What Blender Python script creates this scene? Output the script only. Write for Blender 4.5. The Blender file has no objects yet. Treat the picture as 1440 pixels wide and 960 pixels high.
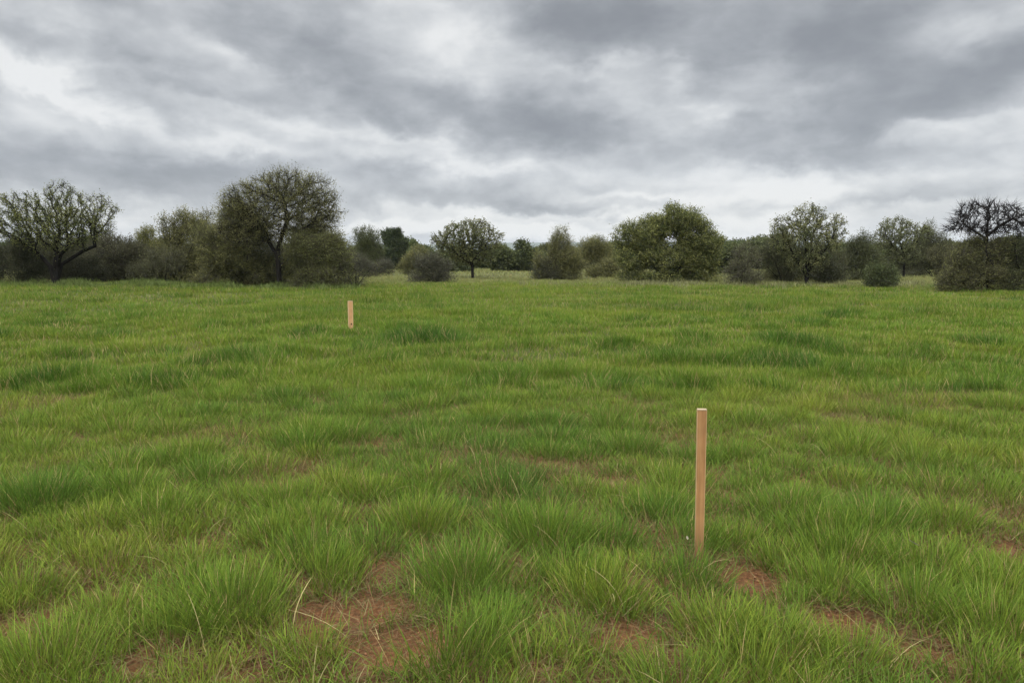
import bpy, math, random
import numpy as np
from mathutils import Vector, noise as mnoise

rng = np.random.default_rng(7)
random.seed(7)
C = bpy.context.scene.collection

# ------------------------------------------------------------------ camera
F = 1040.0                       # focal length in photo pixels (1440 wide)
CAMH = 1.6
PITCH = math.atan(115.0 / F)
cam_d = bpy.data.cameras.new('camera')
cam_d.sensor_width = 36.0
cam_d.lens = 36.0 * F / 1440.0
cam_d.clip_start = 0.05
cam_d.clip_end = 30000.0
cam = bpy.data.objects.new('camera', cam_d)
C.objects.link(cam)
cam.location = (0, 0, CAMH)
cam.rotation_euler = (math.radians(90) - PITCH, 0, 0)
bpy.context.scene.camera = cam
FW = np.array([0, math.cos(PITCH), -math.sin(PITCH)])
UP = np.array([0, math.sin(PITCH), math.cos(PITCH)])
RT = np.array([1.0, 0, 0])


def ray(px, py):
    d = FW + RT * ((px - 720) / F) + UP * (-(py - 480) / F)
    return d


def on_ground(px, py, z=0.0):
    d = ray(px, py)
    t = (z - CAMH) / d[2]
    return np.array([d[0] * t, d[1] * t])


def at_depth(px, py, Y):
    d = ray(px, py)
    t = Y / d[1]
    return np.array([d[0] * t, Y, CAMH + d[2] * t])


# ------------------------------------------------------------------ noise
def _hash(ix, iy, seed):
    h = (ix.astype(np.int64) * 374761393 + iy.astype(np.int64) * 668265263 + seed * 974634777) & 0xFFFFFFFF
    h = ((h ^ (h >> 13)) * 1274126177) & 0xFFFFFFFF
    h = h ^ (h >> 16)
    return (h & 0xFFFF) / 65535.0


def vnoise(x, y, s, seed=0):
    x = np.asarray(x, float) / s
    y = np.asarray(y, float) / s
    ix = np.floor(x); iy = np.floor(y)
    fx = x - ix; fy = y - iy
    fx = fx * fx * (3 - 2 * fx); fy = fy * fy * (3 - 2 * fy)
    a = _hash(ix, iy, seed); b = _hash(ix + 1, iy, seed)
    c = _hash(ix, iy + 1, seed); d = _hash(ix + 1, iy + 1, seed)
    return a + (b - a) * fx + (c - a) * fy + (a - b - c + d) * fx * fy


def fbm(x, y, s, seed=0, o=3):
    t = 0; a = 0.5; n = 0
    for k in range(o):
        t = t + a * vnoise(x, y, s / 2 ** k, seed + 17 * k)
        n += a; a *= 0.5
    return t / n


def smooth(a, b, x):
    t = np.clip((x - a) / (b - a), 0, 1)
    return t * t * (3 - 2 * t)


def ground_h(x, y):
    x = np.asarray(x, float); y = np.asarray(y, float)
    h = (fbm(x, y, 1.4, 3, 2) - 0.5) * 0.07 + (vnoise(x, y, 7.0, 9) - 0.5) * 0.10
    d = np.hypot(x, y)
    h = h * (1 - smooth(35, 60, d)) * 1.0
    h = h + (fbm(x, y, 23.0, 12, 2) - 0.5) * 0.5 * smooth(12, 40, d) * (1 - smooth(200, 400, d))
    return h


# ------------------------------------------------------------------ mesh
def build_mesh(name, verts, faces, mat, col=None, smooth_sh=False, parent=None, extra=None):
    """verts (n,3); faces: list of int arrays (m,k); col (n,3)"""
    me = bpy.data.meshes.new(name)
    verts = np.ascontiguousarray(verts, dtype=np.float32)
    me.vertices.add(len(verts))
    me.vertices.foreach_set('co', verts.ravel())
    faces = [f for f in faces if len(f)]
    lv = np.concatenate([f.ravel() for f in faces]).astype(np.int32)
    counts = np.concatenate([np.full(len(f), f.shape[1]) for f in faces])
    starts = np.concatenate([[0], np.cumsum(counts)[:-1]]).astype(np.int32)
    me.loops.add(len(lv))
    me.loops.foreach_set('vertex_index', lv)
    me.polygons.add(len(counts))
    me.polygons.foreach_set('loop_start', starts)
    if smooth_sh:
        me.polygons.foreach_set('use_smooth', np.ones(len(counts), dtype=bool))
    if col is not None:
        a = me.attributes.new('col', 'FLOAT_COLOR', 'POINT')
        c4 = np.ones((len(verts), 4), np.float32)
        c4[:, :3] = col
        a.data.foreach_set('color', c4.ravel())
    me.materials.append(mat)
    me.update(calc_edges=True)
    o = bpy.data.objects.new(name, me)
    C.objects.link(o)
    if parent is not None:
        o.parent = parent
    return o


def tag(o, label=None, cat=None, group=None, kind=None):
    if label: o['label'] = label
    if cat: o['category'] = cat
    if group: o['group'] = group
    if kind: o['kind'] = kind
    return o


def empty(name, loc, label, cat, group=None):
    o = bpy.data.objects.new(name, None)
    o.location = loc
    C.objects.link(o)
    return tag(o, label, cat, group)


# ------------------------------------------------------------------ materials
def new_mat(name):
    m = bpy.data.materials.new(name)
    m.use_nodes = True
    nt = m.node_tree
    nt.nodes.clear()
    out = nt.nodes.new('ShaderNodeOutputMaterial')
    return m, nt, out


def leafy(name, trans=0.35, rough=0.55, spec=0.35):
    m, nt, out = new_mat(name)
    N = nt.nodes; L = nt.links
    at = N.new('ShaderNodeAttribute'); at.attribute_name = 'col'
    oi = N.new('ShaderNodeObjectInfo')
    mul = N.new('ShaderNodeMix'); mul.data_type = 'RGBA'; mul.blend_type = 'MULTIPLY'
    mul.inputs[0].default_value = 1.0
    L.new(at.outputs['Color'], mul.inputs[6]); L.new(oi.outputs['Color'], mul.inputs[7])
    b = N.new('ShaderNodeBsdfPrincipled')
    b.inputs['Roughness'].default_value = rough
    b.inputs['Specular IOR Level'].default_value = spec
    L.new(mul.outputs[2], b.inputs['Base Color'])
    t = N.new('ShaderNodeBsdfTranslucent')
    L.new(mul.outputs[2], t.inputs['Color'])
    mx = N.new('ShaderNodeMixShader'); mx.inputs[0].default_value = trans
    L.new(b.outputs[0], mx.inputs[1]); L.new(t.outputs[0], mx.inputs[2])
    L.new(mx.outputs[0], out.inputs['Surface'])
    return m


M_GRASS = leafy('grass_blades', 0.24, 0.65, 0.12)
M_THATCH = leafy('dead_grass', 0.15, 0.8, 0.15)
M_LEAF = leafy('tree_foliage', 0.25, 0.7, 0.12)


def bark_mat():
    m, nt, out = new_mat('bark')
    N = nt.nodes; L = nt.links
    tc = N.new('ShaderNodeTexCoord')
    mp = N.new('ShaderNodeMapping'); mp.inputs['Scale'].default_value = (6, 6, 1.6)
    L.new(tc.outputs['Object'], mp.inputs[0])
    no = N.new('ShaderNodeTexNoise'); no.inputs['Scale'].default_value = 2.5; no.inputs['Detail'].default_value = 5
    L.new(mp.outputs[0], no.inputs['Vector'])
    cr = N.new('ShaderNodeValToRGB')
    cr.color_ramp.elements[0].position = 0.3; cr.color_ramp.elements[0].color = (0.006, 0.005, 0.004, 1)
    cr.color_ramp.elements[1].position = 0.75; cr.color_ramp.elements[1].color = (0.026, 0.023, 0.019, 1)
    L.new(no.outputs['Fac'], cr.inputs[0])
    b = N.new('ShaderNodeBsdfPrincipled'); b.inputs['Roughness'].default_value = 0.9
    b.inputs['Specular IOR Level'].default_value = 0.15
    L.new(cr.outputs[0], b.inputs['Base Color'])
    bu = N.new('ShaderNodeBump'); bu.inputs['Strength'].default_value = 0.6; bu.inputs['Distance'].default_value = 0.03
    L.new(no.outputs['Fac'], bu.inputs['Height']); L.new(bu.outputs[0], b.inputs['Normal'])
    L.new(b.outputs[0], out.inputs['Surface'])
    return m


M_BARK = bark_mat()


def ground_mat():
    m, nt, out = new_mat('soil_and_turf')
    N = nt.nodes; L = nt.links
    tc = N.new('ShaderNodeTexCoord')

    def noise(scale, detail=5, rough=0.6):
        n = N.new('ShaderNodeTexNoise'); n.inputs['Scale'].default_value = scale
        n.inputs['Detail'].default_value = detail; n.inputs['Roughness'].default_value = rough
        L.new(tc.outputs['Object'], n.inputs['Vector'])
        return n
    n1 = noise(3.0); n2 = noise(45.0, 6, 0.7); n3 = noise(0.25, 4); n4 = noise(170.0, 3, 0.7)
    soil = N.new('ShaderNodeValToRGB')
    e = soil.color_ramp.elements
    e[0].position = 0.25; e[0].color = (0.060, 0.032, 0.016, 1)
    e[1].position = 0.8; e[1].color = (0.39, 0.205, 0.095, 1)
    e2 = soil.color_ramp.elements.new(0.52); e2.color = (0.185, 0.092, 0.042, 1)
    L.new(n2.outputs['Fac'], soil.inputs[0])
    tint = N.new('ShaderNodeValToRGB')
    tint.color_ramp.elements[0].position = 0.35; tint.color_ramp.elements[0].color = (0.8, 0.8, 0.8, 1)
    tint.color_ramp.elements[1].position = 0.7; tint.color_ramp.elements[1].color = (1.15, 1.0, 0.9, 1)
    L.new(n1.outputs['Fac'], tint.inputs[0])
    mm = N.new('ShaderNodeMix'); mm.data_type = 'RGBA'; mm.blend_type = 'MULTIPLY'; mm.inputs[0].default_value = 1
    L.new(soil.outputs[0], mm.inputs[6]); L.new(tint.outputs[0], mm.inputs[7])
    turf = N.new('ShaderNodeValToRGB')
    t = turf.color_ramp.elements
    t[0].position = 0.3; t[0].color = (0.055, 0.055, 0.022, 1)
    t[1].position = 0.75; t[1].color = (0.12, 0.125, 0.045, 1)
    L.new(n3.outputs['Fac'], turf.inputs[0])
    at = N.new('ShaderNodeAttribute'); at.attribute_name = 'turf'
    m2 = N.new('ShaderNodeMix'); m2.data_type = 'RGBA'
    L.new(at.outputs['Fac'], m2.inputs[0]); L.new(mm.outputs[2], m2.inputs[6]); L.new(turf.outputs[0], m2.inputs[7])
    b = N.new('ShaderNodeBsdfPrincipled'); b.inputs['Roughness'].default_value = 0.95
    b.inputs['Specular IOR Level'].default_value = 0.1
    L.new(m2.outputs[2], b.inputs['Base Color'])
    ad = N.new('ShaderNodeMath'); ad.operation = 'ADD'
    L.new(n2.outputs['Fac'], ad.inputs[0]); L.new(n4.outputs['Fac'], ad.inputs[1])
    bu = N.new('ShaderNodeBump'); bu.inputs['Strength'].default_value = 0.9; bu.inputs['Distance'].default_value = 0.02
    L.new(ad.outputs[0], bu.inputs['Height']); L.new(bu.outputs[0], b.inputs['Normal'])
    L.new(b.outputs[0], out.inputs['Surface'])
    return m


def hill_mat():
    m, nt, out = new_mat('hillside_scrub')
    N = nt.nodes; L = nt.links
    tc = N.new('ShaderNodeTexCoord')
    n = N.new('ShaderNodeTexNoise'); n.inputs['Scale'].default_value = 0.006; n.inputs['Detail'].default_value = 6
    L.new(tc.outputs['Object'], n.inputs['Vector'])
    cr = N.new('ShaderNodeValToRGB')
    cr.color_ramp.elements[0].position = 0.35; cr.color_ramp.elements[0].color = (0.035, 0.05, 0.025, 1)
    cr.color_ramp.elements[1].position = 0.7; cr.color_ramp.elements[1].color = (0.10, 0.11, 0.06, 1)
    L.new(n.outputs['Fac'], cr.inputs[0])
    b = N.new('ShaderNodeBsdfPrincipled'); b.inputs['Roughness'].default_value = 0.95
    L.new(cr.outputs[0], b.inputs['Base Color']); L.new(b.outputs[0], out.inputs['Surface'])
    return m


def wood_mat(name, c0, c1, c2, gscale, knots=(), edge=None, mud=0):
    m, nt, out = new_mat(name)
    N = nt.nodes; L = nt.links
    tc = N.new('ShaderNodeTexCoord')
    mp = N.new('ShaderNodeMapping'); mp.inputs['Scale'].default_value = (gscale, gscale, gscale * 0.045)
    L.new(tc.outputs['Object'], mp.inputs[0])
    n = N.new('ShaderNodeTexNoise'); n.inputs['Scale'].default_value = 1.0; n.inputs['Detail'].default_value = 6
    n.inputs['Roughness'].default_value = 0.65; n.inputs['Distortion'].default_value = 0.6
    L.new(mp.outputs[0], n.inputs['Vector'])
    cr = N.new('ShaderNodeValToRGB'); e = cr.color_ramp.elements
    e[0].position = 0.28; e[0].color = (*c0, 1); e[1].position = 0.72; e[1].color = (*c2, 1)
    x = cr.color_ramp.elements.new(0.5); x.color = (*c1, 1)
    L.new(n.outputs['Fac'], cr.inputs[0])
    # soft weathering, large scale
    n2 = N.new('ShaderNodeTexNoise'); n2.inputs['Scale'].default_value = 9.0; n2.inputs['Detail'].default_value = 4
    L.new(tc.outputs['Object'], n2.inputs['Vector'])
    c2r = N.new('ShaderNodeValToRGB')
    c2r.color_ramp.elements[0].position = 0.3; c2r.color_ramp.elements[0].color = (0.8, 0.78, 0.76, 1)
    c2r.color_ramp.elements[1].position = 0.7; c2r.color_ramp.elements[1].color = (1.08, 1.05, 1.0, 1)
    L.new(n2.outputs['Fac'], c2r.inputs[0])
    mm = N.new('ShaderNodeMix'); mm.data_type = 'RGBA'; mm.blend_type = 'MULTIPLY'; mm.inputs[0].default_value = 1
    L.new(cr.outputs[0], mm.inputs[6]); L.new(c2r.outputs[0], mm.inputs[7])
    last = mm.outputs[2]
    for (kx, kz, r) in knots:
        sep = N.new('ShaderNodeVectorMath'); sep.operation = 'SUBTRACT'
        L.new(tc.outputs['Object'], sep.inputs[0]); sep.inputs[1].default_value = (kx, -0.02, kz)
        sc = N.new('ShaderNodeVectorMath'); sc.operation = 'MULTIPLY'
        L.new(sep.outputs[0], sc.inputs[0]); sc.inputs[1].default_value = (1 / r, 0.2 / r, 0.7 / r)
        ln = N.new('ShaderNodeVectorMath'); ln.operation = 'LENGTH'
        L.new(sc.outputs[0], ln.inputs[0])
        r2 = N.new('ShaderNodeMapRange'); r2.inputs[1].default_value = 0.7; r2.inputs[2].default_value = 1.15
        r2.inputs[3].default_value = 1; r2.inputs[4].default_value = 0
        L.new(ln.outputs['Value'], r2.inputs[0])
        k = N.new('ShaderNodeMix'); k.data_type = 'RGBA'
        L.new(r2.outputs[0], k.inputs[0]); L.new(last, k.inputs[6]); k.inputs[7].default_value = (0.06, 0.03, 0.015, 1)
        last = k.outputs[2]
    so_ = N.new('ShaderNodeSeparateXYZ'); L.new(tc.outputs['Object'], so_.inputs[0])
    if edge:  # paler side edges: sapwood tone plus light caught by the chamfers, painted in
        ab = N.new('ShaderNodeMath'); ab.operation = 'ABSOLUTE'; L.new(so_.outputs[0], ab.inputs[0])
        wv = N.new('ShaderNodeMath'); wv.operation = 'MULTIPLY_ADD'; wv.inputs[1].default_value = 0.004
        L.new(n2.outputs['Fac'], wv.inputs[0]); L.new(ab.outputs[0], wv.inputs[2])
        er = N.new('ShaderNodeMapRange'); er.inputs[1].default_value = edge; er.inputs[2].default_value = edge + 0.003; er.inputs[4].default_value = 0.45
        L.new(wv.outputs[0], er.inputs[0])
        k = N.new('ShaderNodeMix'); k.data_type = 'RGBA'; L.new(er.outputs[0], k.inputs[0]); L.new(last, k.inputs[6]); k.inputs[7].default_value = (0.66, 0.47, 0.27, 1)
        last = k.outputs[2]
    if mud:
        wv = N.new('ShaderNodeMath'); wv.operation = 'MULTIPLY_ADD'; wv.inputs[1].default_value = -0.25
        L.new(n2.outputs['Fac'], wv.inputs[0]); L.new(so_.outputs[2], wv.inputs[2])
        er = N.new('ShaderNodeMapRange'); er.inputs[1].default_value = -0.12; er.inputs[2].default_value = mud; er.inputs[3].default_value = .75; er.inputs[4].default_value = 0
        L.new(wv.outputs[0], er.inputs[0])
        k = N.new('ShaderNodeMix'); k.data_type = 'RGBA'; L.new(er.outputs[0], k.inputs[0]); L.new(last, k.inputs[6]); k.inputs[7].default_value = (0.16, 0.09, 0.05, 1)
        last = k.outputs[2]
    b = N.new('ShaderNodeBsdfPrincipled'); b.inputs['Roughness'].default_value = 0.7
    b.inputs['Specular IOR Level'].default_value = 0.25
    L.new(last, b.inputs['Base Color'])
    bu = N.new('ShaderNodeBump'); bu.inputs['Strength'].default_value = 0.35; bu.inputs['Distance'].default_value = 0.002
    L.new(n.outputs['Fac'], bu.inputs['Height']); L.new(bu.outputs[0], b.inputs['Normal'])
    L.new(b.outputs[0], out.inputs['Surface'])
    return m


# ------------------------------------------------------------------ layout of the near ground
# bare soil patches: px, py, radius x px, radius y px, strength
BARE = [(984, 798, 26, 11, .66), (480, 872, 95, 30, 1.0), (555, 925, 75, 26, 1.0), (868, 912, 66, 22, 1.0), (1192, 890, 50, 22, 1.0),
        (1052, 826, 42, 26, 1.0), (1322, 930, 60, 18, 0.95), (1412, 782, 42, 16, 0.85), (910, 828, 26, 15, 0.8),
        (198, 935, 32, 22, 0.85), (102, 808, 50, 14, 0.7), (556, 806, 34, 22, 0.85), (18, 888, 38, 22, 0.9),
        (938, 765, 34, 26, 0.7), (1232, 850, 26, 26, 0.7), (715, 825, 24, 30, 0.7), (350, 960, 30, 20, 0.8),
        (472, 738, 26, 10, 0.25), (900, 690, 30, 8, 0.25), (690, 590, 40, 6, 0.25), (620, 655, 30, 7, 0.25),
        (260, 742, 34, 10, 0.25), (1370, 660, 40, 10, 0.25), (1130, 650, 36, 8, 0.25), (650, 700, 20, 9, 0.25),
        (780, 955, 30, 14, 0.7), (960, 950, 50, 14, 0.7), (1140, 605, 44, 6, 0.25), (350, 690, 44, 9, 0.25),
        (1000, 800, 26, 12, 0.6), (420, 830, 30, 16, 0.8), (1240, 915, 30, 14, 0.7)]
# big clumps: base px, base py, spread m, height m, green tint (0 yellow green .. 1 bluish dark)
CLUMPS = [(325, 868, .30, .34, .45), (655, 826, .30, .34, .6), (630, 945, .27, .36, .5), (60, 955, .30, .30, .35),
          (455, 822, .25, .28, .4), (845, 850, .24, .27, .25), (1225, 752, .28, .30, .6), (1290, 866, .26, .28, .5),
          (48, 716, .34, .34, .75), (770, 765, .34, .30, .55), (1010, 905, .22, .24, .3), (235, 905, .24, .26, .4),
          (1165, 838, .24, .24, .4), (1085, 928, .28, .22, .3), (440, 935, .20, .20, .3), (1400, 900, .28, .26, .4),
          (590, 745, .28, .30, .35), (930, 720, .26, .24, .4), (1110, 725, .30, .26, .55), (1330, 745, .26, .26, .4),
          (180, 700, .28, .26, .55), (700, 905, .16, .24, .45), (385, 765, .24, .22, .35), (520, 700, .26, .24, .35),
          (150, 875, .2, .2, .3), (820, 930, .2, .2, .3), (1190, 945, .24, .2, .35), (750, 960, .2, .2, .3),
          (1370, 960, .22, .22, .4), (1035, 770, .22, .20, .35), (270, 800, .2, .18, .3), (1100, 800, .2, .2, .35),
          (880, 870, .16, .18, .3), (30, 845, .26, .22, .3), (1415, 820, .22, .2, .35), (560, 868, .18, .22, .4)]
# tall greener clumps further out, shade on their sides painted as darker blades: px, py, radius x px, radius y px, strength
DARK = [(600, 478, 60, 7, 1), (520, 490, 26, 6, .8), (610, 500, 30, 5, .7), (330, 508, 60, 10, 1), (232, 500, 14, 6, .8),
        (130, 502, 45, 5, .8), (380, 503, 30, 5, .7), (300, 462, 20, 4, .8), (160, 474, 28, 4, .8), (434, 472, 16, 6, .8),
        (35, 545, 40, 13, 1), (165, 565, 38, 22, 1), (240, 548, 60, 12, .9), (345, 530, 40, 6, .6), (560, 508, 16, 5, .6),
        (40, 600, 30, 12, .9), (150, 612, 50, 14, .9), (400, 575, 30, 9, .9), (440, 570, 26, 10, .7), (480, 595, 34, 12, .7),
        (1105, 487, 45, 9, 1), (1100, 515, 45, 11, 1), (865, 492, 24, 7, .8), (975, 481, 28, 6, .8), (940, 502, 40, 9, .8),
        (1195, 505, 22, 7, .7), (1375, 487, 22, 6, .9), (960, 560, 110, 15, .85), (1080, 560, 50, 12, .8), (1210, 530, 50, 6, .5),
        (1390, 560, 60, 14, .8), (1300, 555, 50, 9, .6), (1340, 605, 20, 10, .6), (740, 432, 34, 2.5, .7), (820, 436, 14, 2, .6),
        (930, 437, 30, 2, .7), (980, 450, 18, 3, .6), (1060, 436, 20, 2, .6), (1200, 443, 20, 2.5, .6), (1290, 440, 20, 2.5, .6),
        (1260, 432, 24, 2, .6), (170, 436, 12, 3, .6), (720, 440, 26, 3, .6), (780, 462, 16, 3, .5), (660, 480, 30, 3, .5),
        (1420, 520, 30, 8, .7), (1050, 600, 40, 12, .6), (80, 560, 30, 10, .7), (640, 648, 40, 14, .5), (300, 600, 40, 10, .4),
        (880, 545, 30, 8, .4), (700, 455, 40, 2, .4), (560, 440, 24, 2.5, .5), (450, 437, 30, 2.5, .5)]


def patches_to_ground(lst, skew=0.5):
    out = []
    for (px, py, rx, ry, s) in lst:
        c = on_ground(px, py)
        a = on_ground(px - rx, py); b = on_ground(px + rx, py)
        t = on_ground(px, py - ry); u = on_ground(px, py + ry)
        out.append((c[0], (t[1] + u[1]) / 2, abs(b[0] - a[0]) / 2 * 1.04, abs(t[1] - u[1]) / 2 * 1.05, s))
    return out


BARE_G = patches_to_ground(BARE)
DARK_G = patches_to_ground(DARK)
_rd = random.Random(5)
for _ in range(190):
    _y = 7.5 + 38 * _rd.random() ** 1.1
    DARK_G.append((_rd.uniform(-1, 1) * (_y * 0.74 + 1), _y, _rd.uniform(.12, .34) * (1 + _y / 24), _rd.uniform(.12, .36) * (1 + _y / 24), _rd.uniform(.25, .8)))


def patch_field(x, y, lst, soft=1.0):
    r = np.zeros_like(x)
    wx = x + (vnoise(x, y, 0.12, 71) - 0.5) * 0.16 + (vnoise(x, y, 0.4, 72) - 0.5) * 0.2
    wy = y + (vnoise(x, y, 0.12, 73) - 0.5) * 0.16 + (vnoise(x, y, 0.4, 74) - 0.5) * 0.2
    for (cx, cy, rx, ry, s) in lst:
        sel = (np.abs(x - cx) < rx * 2.2 + .3) & (np.abs(y - cy) < ry * 2.2 + .3)
        if not sel.any():
            continue
        d2 = ((wx[sel] - cx) / rx) ** 2 + ((wy[sel] - cy) / ry) ** 2
        v = s * (1 - smooth(0.55, 1.5 * soft, np.sqrt(d2)))
        r[sel] = np.maximum(r[sel], v)
    return r


def thin_field(x, y):
    """general wear: 0 = lush, 1 = worn, from noise"""
    n = fbm(x, y, 0.9, 41, 3)
    return smooth(0.52, 0.72, n)


# ------------------------------------------------------------------ ground sheet
def sinh_axis(n, a, ext):
    b = math.asinh(ext / a)
    t = np.linspace(-1, 1, n)
    return a * np.sinh(b * t)


gx = sinh_axis(441, 1.6, 9000)
gy = np.concatenate([[-9000, -2500, -600, -150, -40, -12, -4, -1, 0.5, 1.3],
                     2.0 + 1.6 * np.sinh(np.linspace(0, math.asinh(9000 / 1.6), 360))])
GX, GY = np.meshgrid(gx, gy)
fx, fy = GX.ravel(), GY.ravel()
gz = ground_h(fx, fy)
bare_v = patch_field(fx, fy, BARE_G)
gz = gz - 0.015 * bare_v
V = np.stack([fx, fy, gz], 1)
ny, nx = GX.shape
ii = np.arange(ny * nx).reshape(ny, nx)
Q = np.stack([ii[:-1, :-1], ii[:-1, 1:], ii[1:, 1:], ii[1:, :-1]], -1).reshape(-1, 4)
ground = build_mesh('ground', V, [Q], ground_mat(), smooth_sh=True)
dist = np.hypot(fx, fy)
turf = np.clip(0.25 + 0.75 * smooth(5, 14, dist), 0, 1) * (1 - 0.95 * bare_v) * (1 - 0.4 * thin_field(fx, fy) * (dist < 12))
a = ground.data.attributes.new('turf', 'FLOAT', 'POINT')
a.data.foreach_set('value', turf.astype(np.float32))
tag(ground, kind='structure')

# ------------------------------------------------------------------ grass blades
GREEN_Y = np.array([0.200, 0.250, 0.034])
GREEN_M = np.array([0.118, 0.205, 0.026])
GREEN_B = np.array([0.056, 0.130, 0.021])
STRAW = np.array([0.37, 0.305, 0.135])
BROWN = np.array([0.165, 0.098, 0.045])


def grass_colour(x, y, tint, r):
    """tint 0..1 from yellow green to bluish green; r = RNG array per blade"""
    t = np.clip(tint + (r - 0.5) * 0.5, 0, 1)[:, None]
    lo = GREEN_Y + (GREEN_M - GREEN_Y) * np.clip(t * 2, 0, 1)
    hi = GREEN_M + (GREEN_B - GREEN_M) * np.clip(t * 2 - 1, 0, 1)
    return np.where(t < 0.5, lo, hi)


def blades(x, y, L, az, th0, kap, w, croot, ctip, nseg, z0=None, twist=None):
    n = len(x)
    z = ground_h(x, y) - 0.01 if z0 is None else z0
    ca, sa = np.cos(az), np.sin(az)
    tw = az + math.pi / 2 + (rng.uniform(-1.2, 1.2, n) if twist is None else twist)
    wx, wy = np.cos(tw), np.sin(tw)
    px, py, pz = x.copy(), y.copy(), z.copy()
    vs = []; cs = []
    seg = L / nseg
    for s in range(nseg + 1):
        f = s / nseg
        if s < nseg:
            hw = w * 0.5 * (1.0 - 0.35 * f) if nseg > 1 else w * 0.5
            vs.append(np.stack([px - wx * hw, py - wy * hw, pz], 1))
            vs.append(np.stack([px + wx * hw, py + wy * hw, pz], 1))
            c = croot + (ctip - croot) * min(1.0, f * 1.6 + 0.0)
            cs.append(c); cs.append(c)
            th = th0 + kap * (f + 0.5 / nseg)
            st, ct = np.sin(th), np.cos(th)
            px = px + seg * st * ca; py = py + seg * st * sa; pz = pz + seg * ct
            pz = np.maximum(pz, z + 0.012)
        else:
            vs.append(np.stack([px, py, pz], 1)); cs.append(ctip)
    k = 2 * nseg + 1
    Vv = np.stack(vs, 1).reshape(-1, 3); Cc = np.stack(cs, 1).reshape(-1, 3)
    base = (np.arange(n) * k)[:, None]
    fs = []
    for s in range(nseg - 1):
        fs.append(base + np.array([[2 * s, 2 * s + 1, 2 * s + 3, 2 * s + 2]]))
    fs.append(base + np.array([[2 * nseg - 2, 2 * nseg - 1, 2 * nseg]]))
    return Vv, fs, Cc


class Acc:
    def __init__(s): s.v = []; s.f = {}; s.c = []; s.n = 0
    def add(s, V, fs, Cc):
        s.v.append(V.astype(np.float32)); s.c.append(Cc.astype(np.float32))
        for f in fs:
            s.f.setdefault(f.shape[1], []).append((f + s.n).astype(np.int32))
        s.n += len(V)
    def build(s, name, mat, parent=None, smooth_sh=False):
        return build_mesh(name, np.concatenate(s.v), [np.concatenate(v) for v in s.f.values()], mat,
                          np.concatenate(s.c), smooth_sh, parent)


def sample_trapezoid(n, y0, y1, power=1.0, margin=1.0):
    """points in the view wedge; power: density ~ 1/y**power within range"""
    u = rng.random(n)
    # pdf over y proportional to width(y) * y**-power
    ys = np.linspace(y0, y1, 2000)
    hw = ys * 0.72 + margin
    pdf = hw * ys ** (-power)
    cdf = np.cumsum(pdf); cdf /= cdf[-1]
    y = np.interp(u, cdf, ys)
    x = (rng.random(n) * 2 - 1) * (y * 0.72 + margin)
    return x, y


G = Acc(); T = Acc()


def hue_field(x, y):
    d = np.hypot(x, y)
    t = 0.36 + (fbm(x, y, 2.6, 21, 3) - 0.5) * (0.9 - 0.4 * smooth(6, 14, d)) + (vnoise(x, y, 0.5, 22) - 0.5) * 0.25
    return t - 0.10 * smooth(10, 35, d)


# --- near clumps
clumps = []
for (px, py, R, H, t) in CLUMPS:
    c = on_ground(px, py); clumps.append((c[0], c[1], R * 0.8, H * 0.82, t, 1.0))
cx, cy = sample_trapezoid(2600, 2.3, 10.5, 0.5, 0.9)
keep = []
pts = [(c[0], c[1], c[2]) for c in clumps]
bare_c = patch_field(cx, cy, BARE_G)
for i in range(len(cx)):
    if bare_c[i] > 0.28:
        continue
    r = 0.17 + 0.10 * random.random()
    ok = True
    for (ax, ay, ar) in pts:
        if (ax - cx[i]) ** 2 + (ay - cy[i]) ** 2 < (0.62 * (ar + r)) ** 2:
            ok = False; break
    if ok:
        pts.append((cx[i], cy[i], r))
        h = 0.10 + 0.14 * random.random() ** 1.6
        clumps.append((cx[i], cy[i], r, h, float(hue_field(np.array([cx[i]]), np.array([cy[i]]))[0]) + random.uniform(-.15, .25), 0.8 - 0.45 * float(thin_field(np.array([cx[i]]), np.array([cy[i]]))[0])))
print('clumps', len(clumps))
for (x0, y0, R, H, t, dens) in clumps:
    d = math.hypot(x0, y0)
    n = int(5400 * math.pi * R * R * dens * min(1.0, 4.5 / d) ** 0.7)
    rr = R * np.sqrt(rng.random(n)) * (0.75 + 0.5 * rng.random(n)); aa = rng.random(n) * 2 * math.pi
    x = x0 + rr * np.cos(aa) * 1.1; y = y0 + rr * np.sin(aa)
    k = patch_field(x, y, BARE_G) < rng.random(n) * 0.7 + 0.12
    x, y, rr, aa = x[k], y[k], rr[k], aa[k]; n = len(x)
    if n == 0: continue
    rel = rr / R
    L = H * (1.15 - 0.35 * rel) * rng.uniform(0.55, 1.12, n)
    az = aa + rng.normal(0, 0.8, n)
    th0 = 0.06 + 0.42 * rel * rng.uniform(0.5, 1.2, n) + np.abs(rng.normal(0, 0.10, n))
    kap = rng.uniform(0.05, 0.85, n) * (0.55 + 0.45 * rel)
    w = rng.uniform(0.0020, 0.0044, n) * (1 + 0.06 * max(0, d - 4))
    col = grass_colour(x, y, np.full(n, t), rng.random(n)) * rng.uniform(0.62, 1.32, n)[:, None]
    dead = rng.random(n) < 0.06
    col[dead] = STRAW * rng.uniform(0.7, 1.1, dead.sum())[:, None]
    root = col * np.array([1.0, 0.85, 0.9]) * 0.85 + STRAW * 0.06
    V_, f_, c_ = blades(x, y, L, az, th0, kap, w, root, col * np.array([1.12, 1.06, 0.95]), 3)
    G.add(V_, f_, c_)

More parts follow.
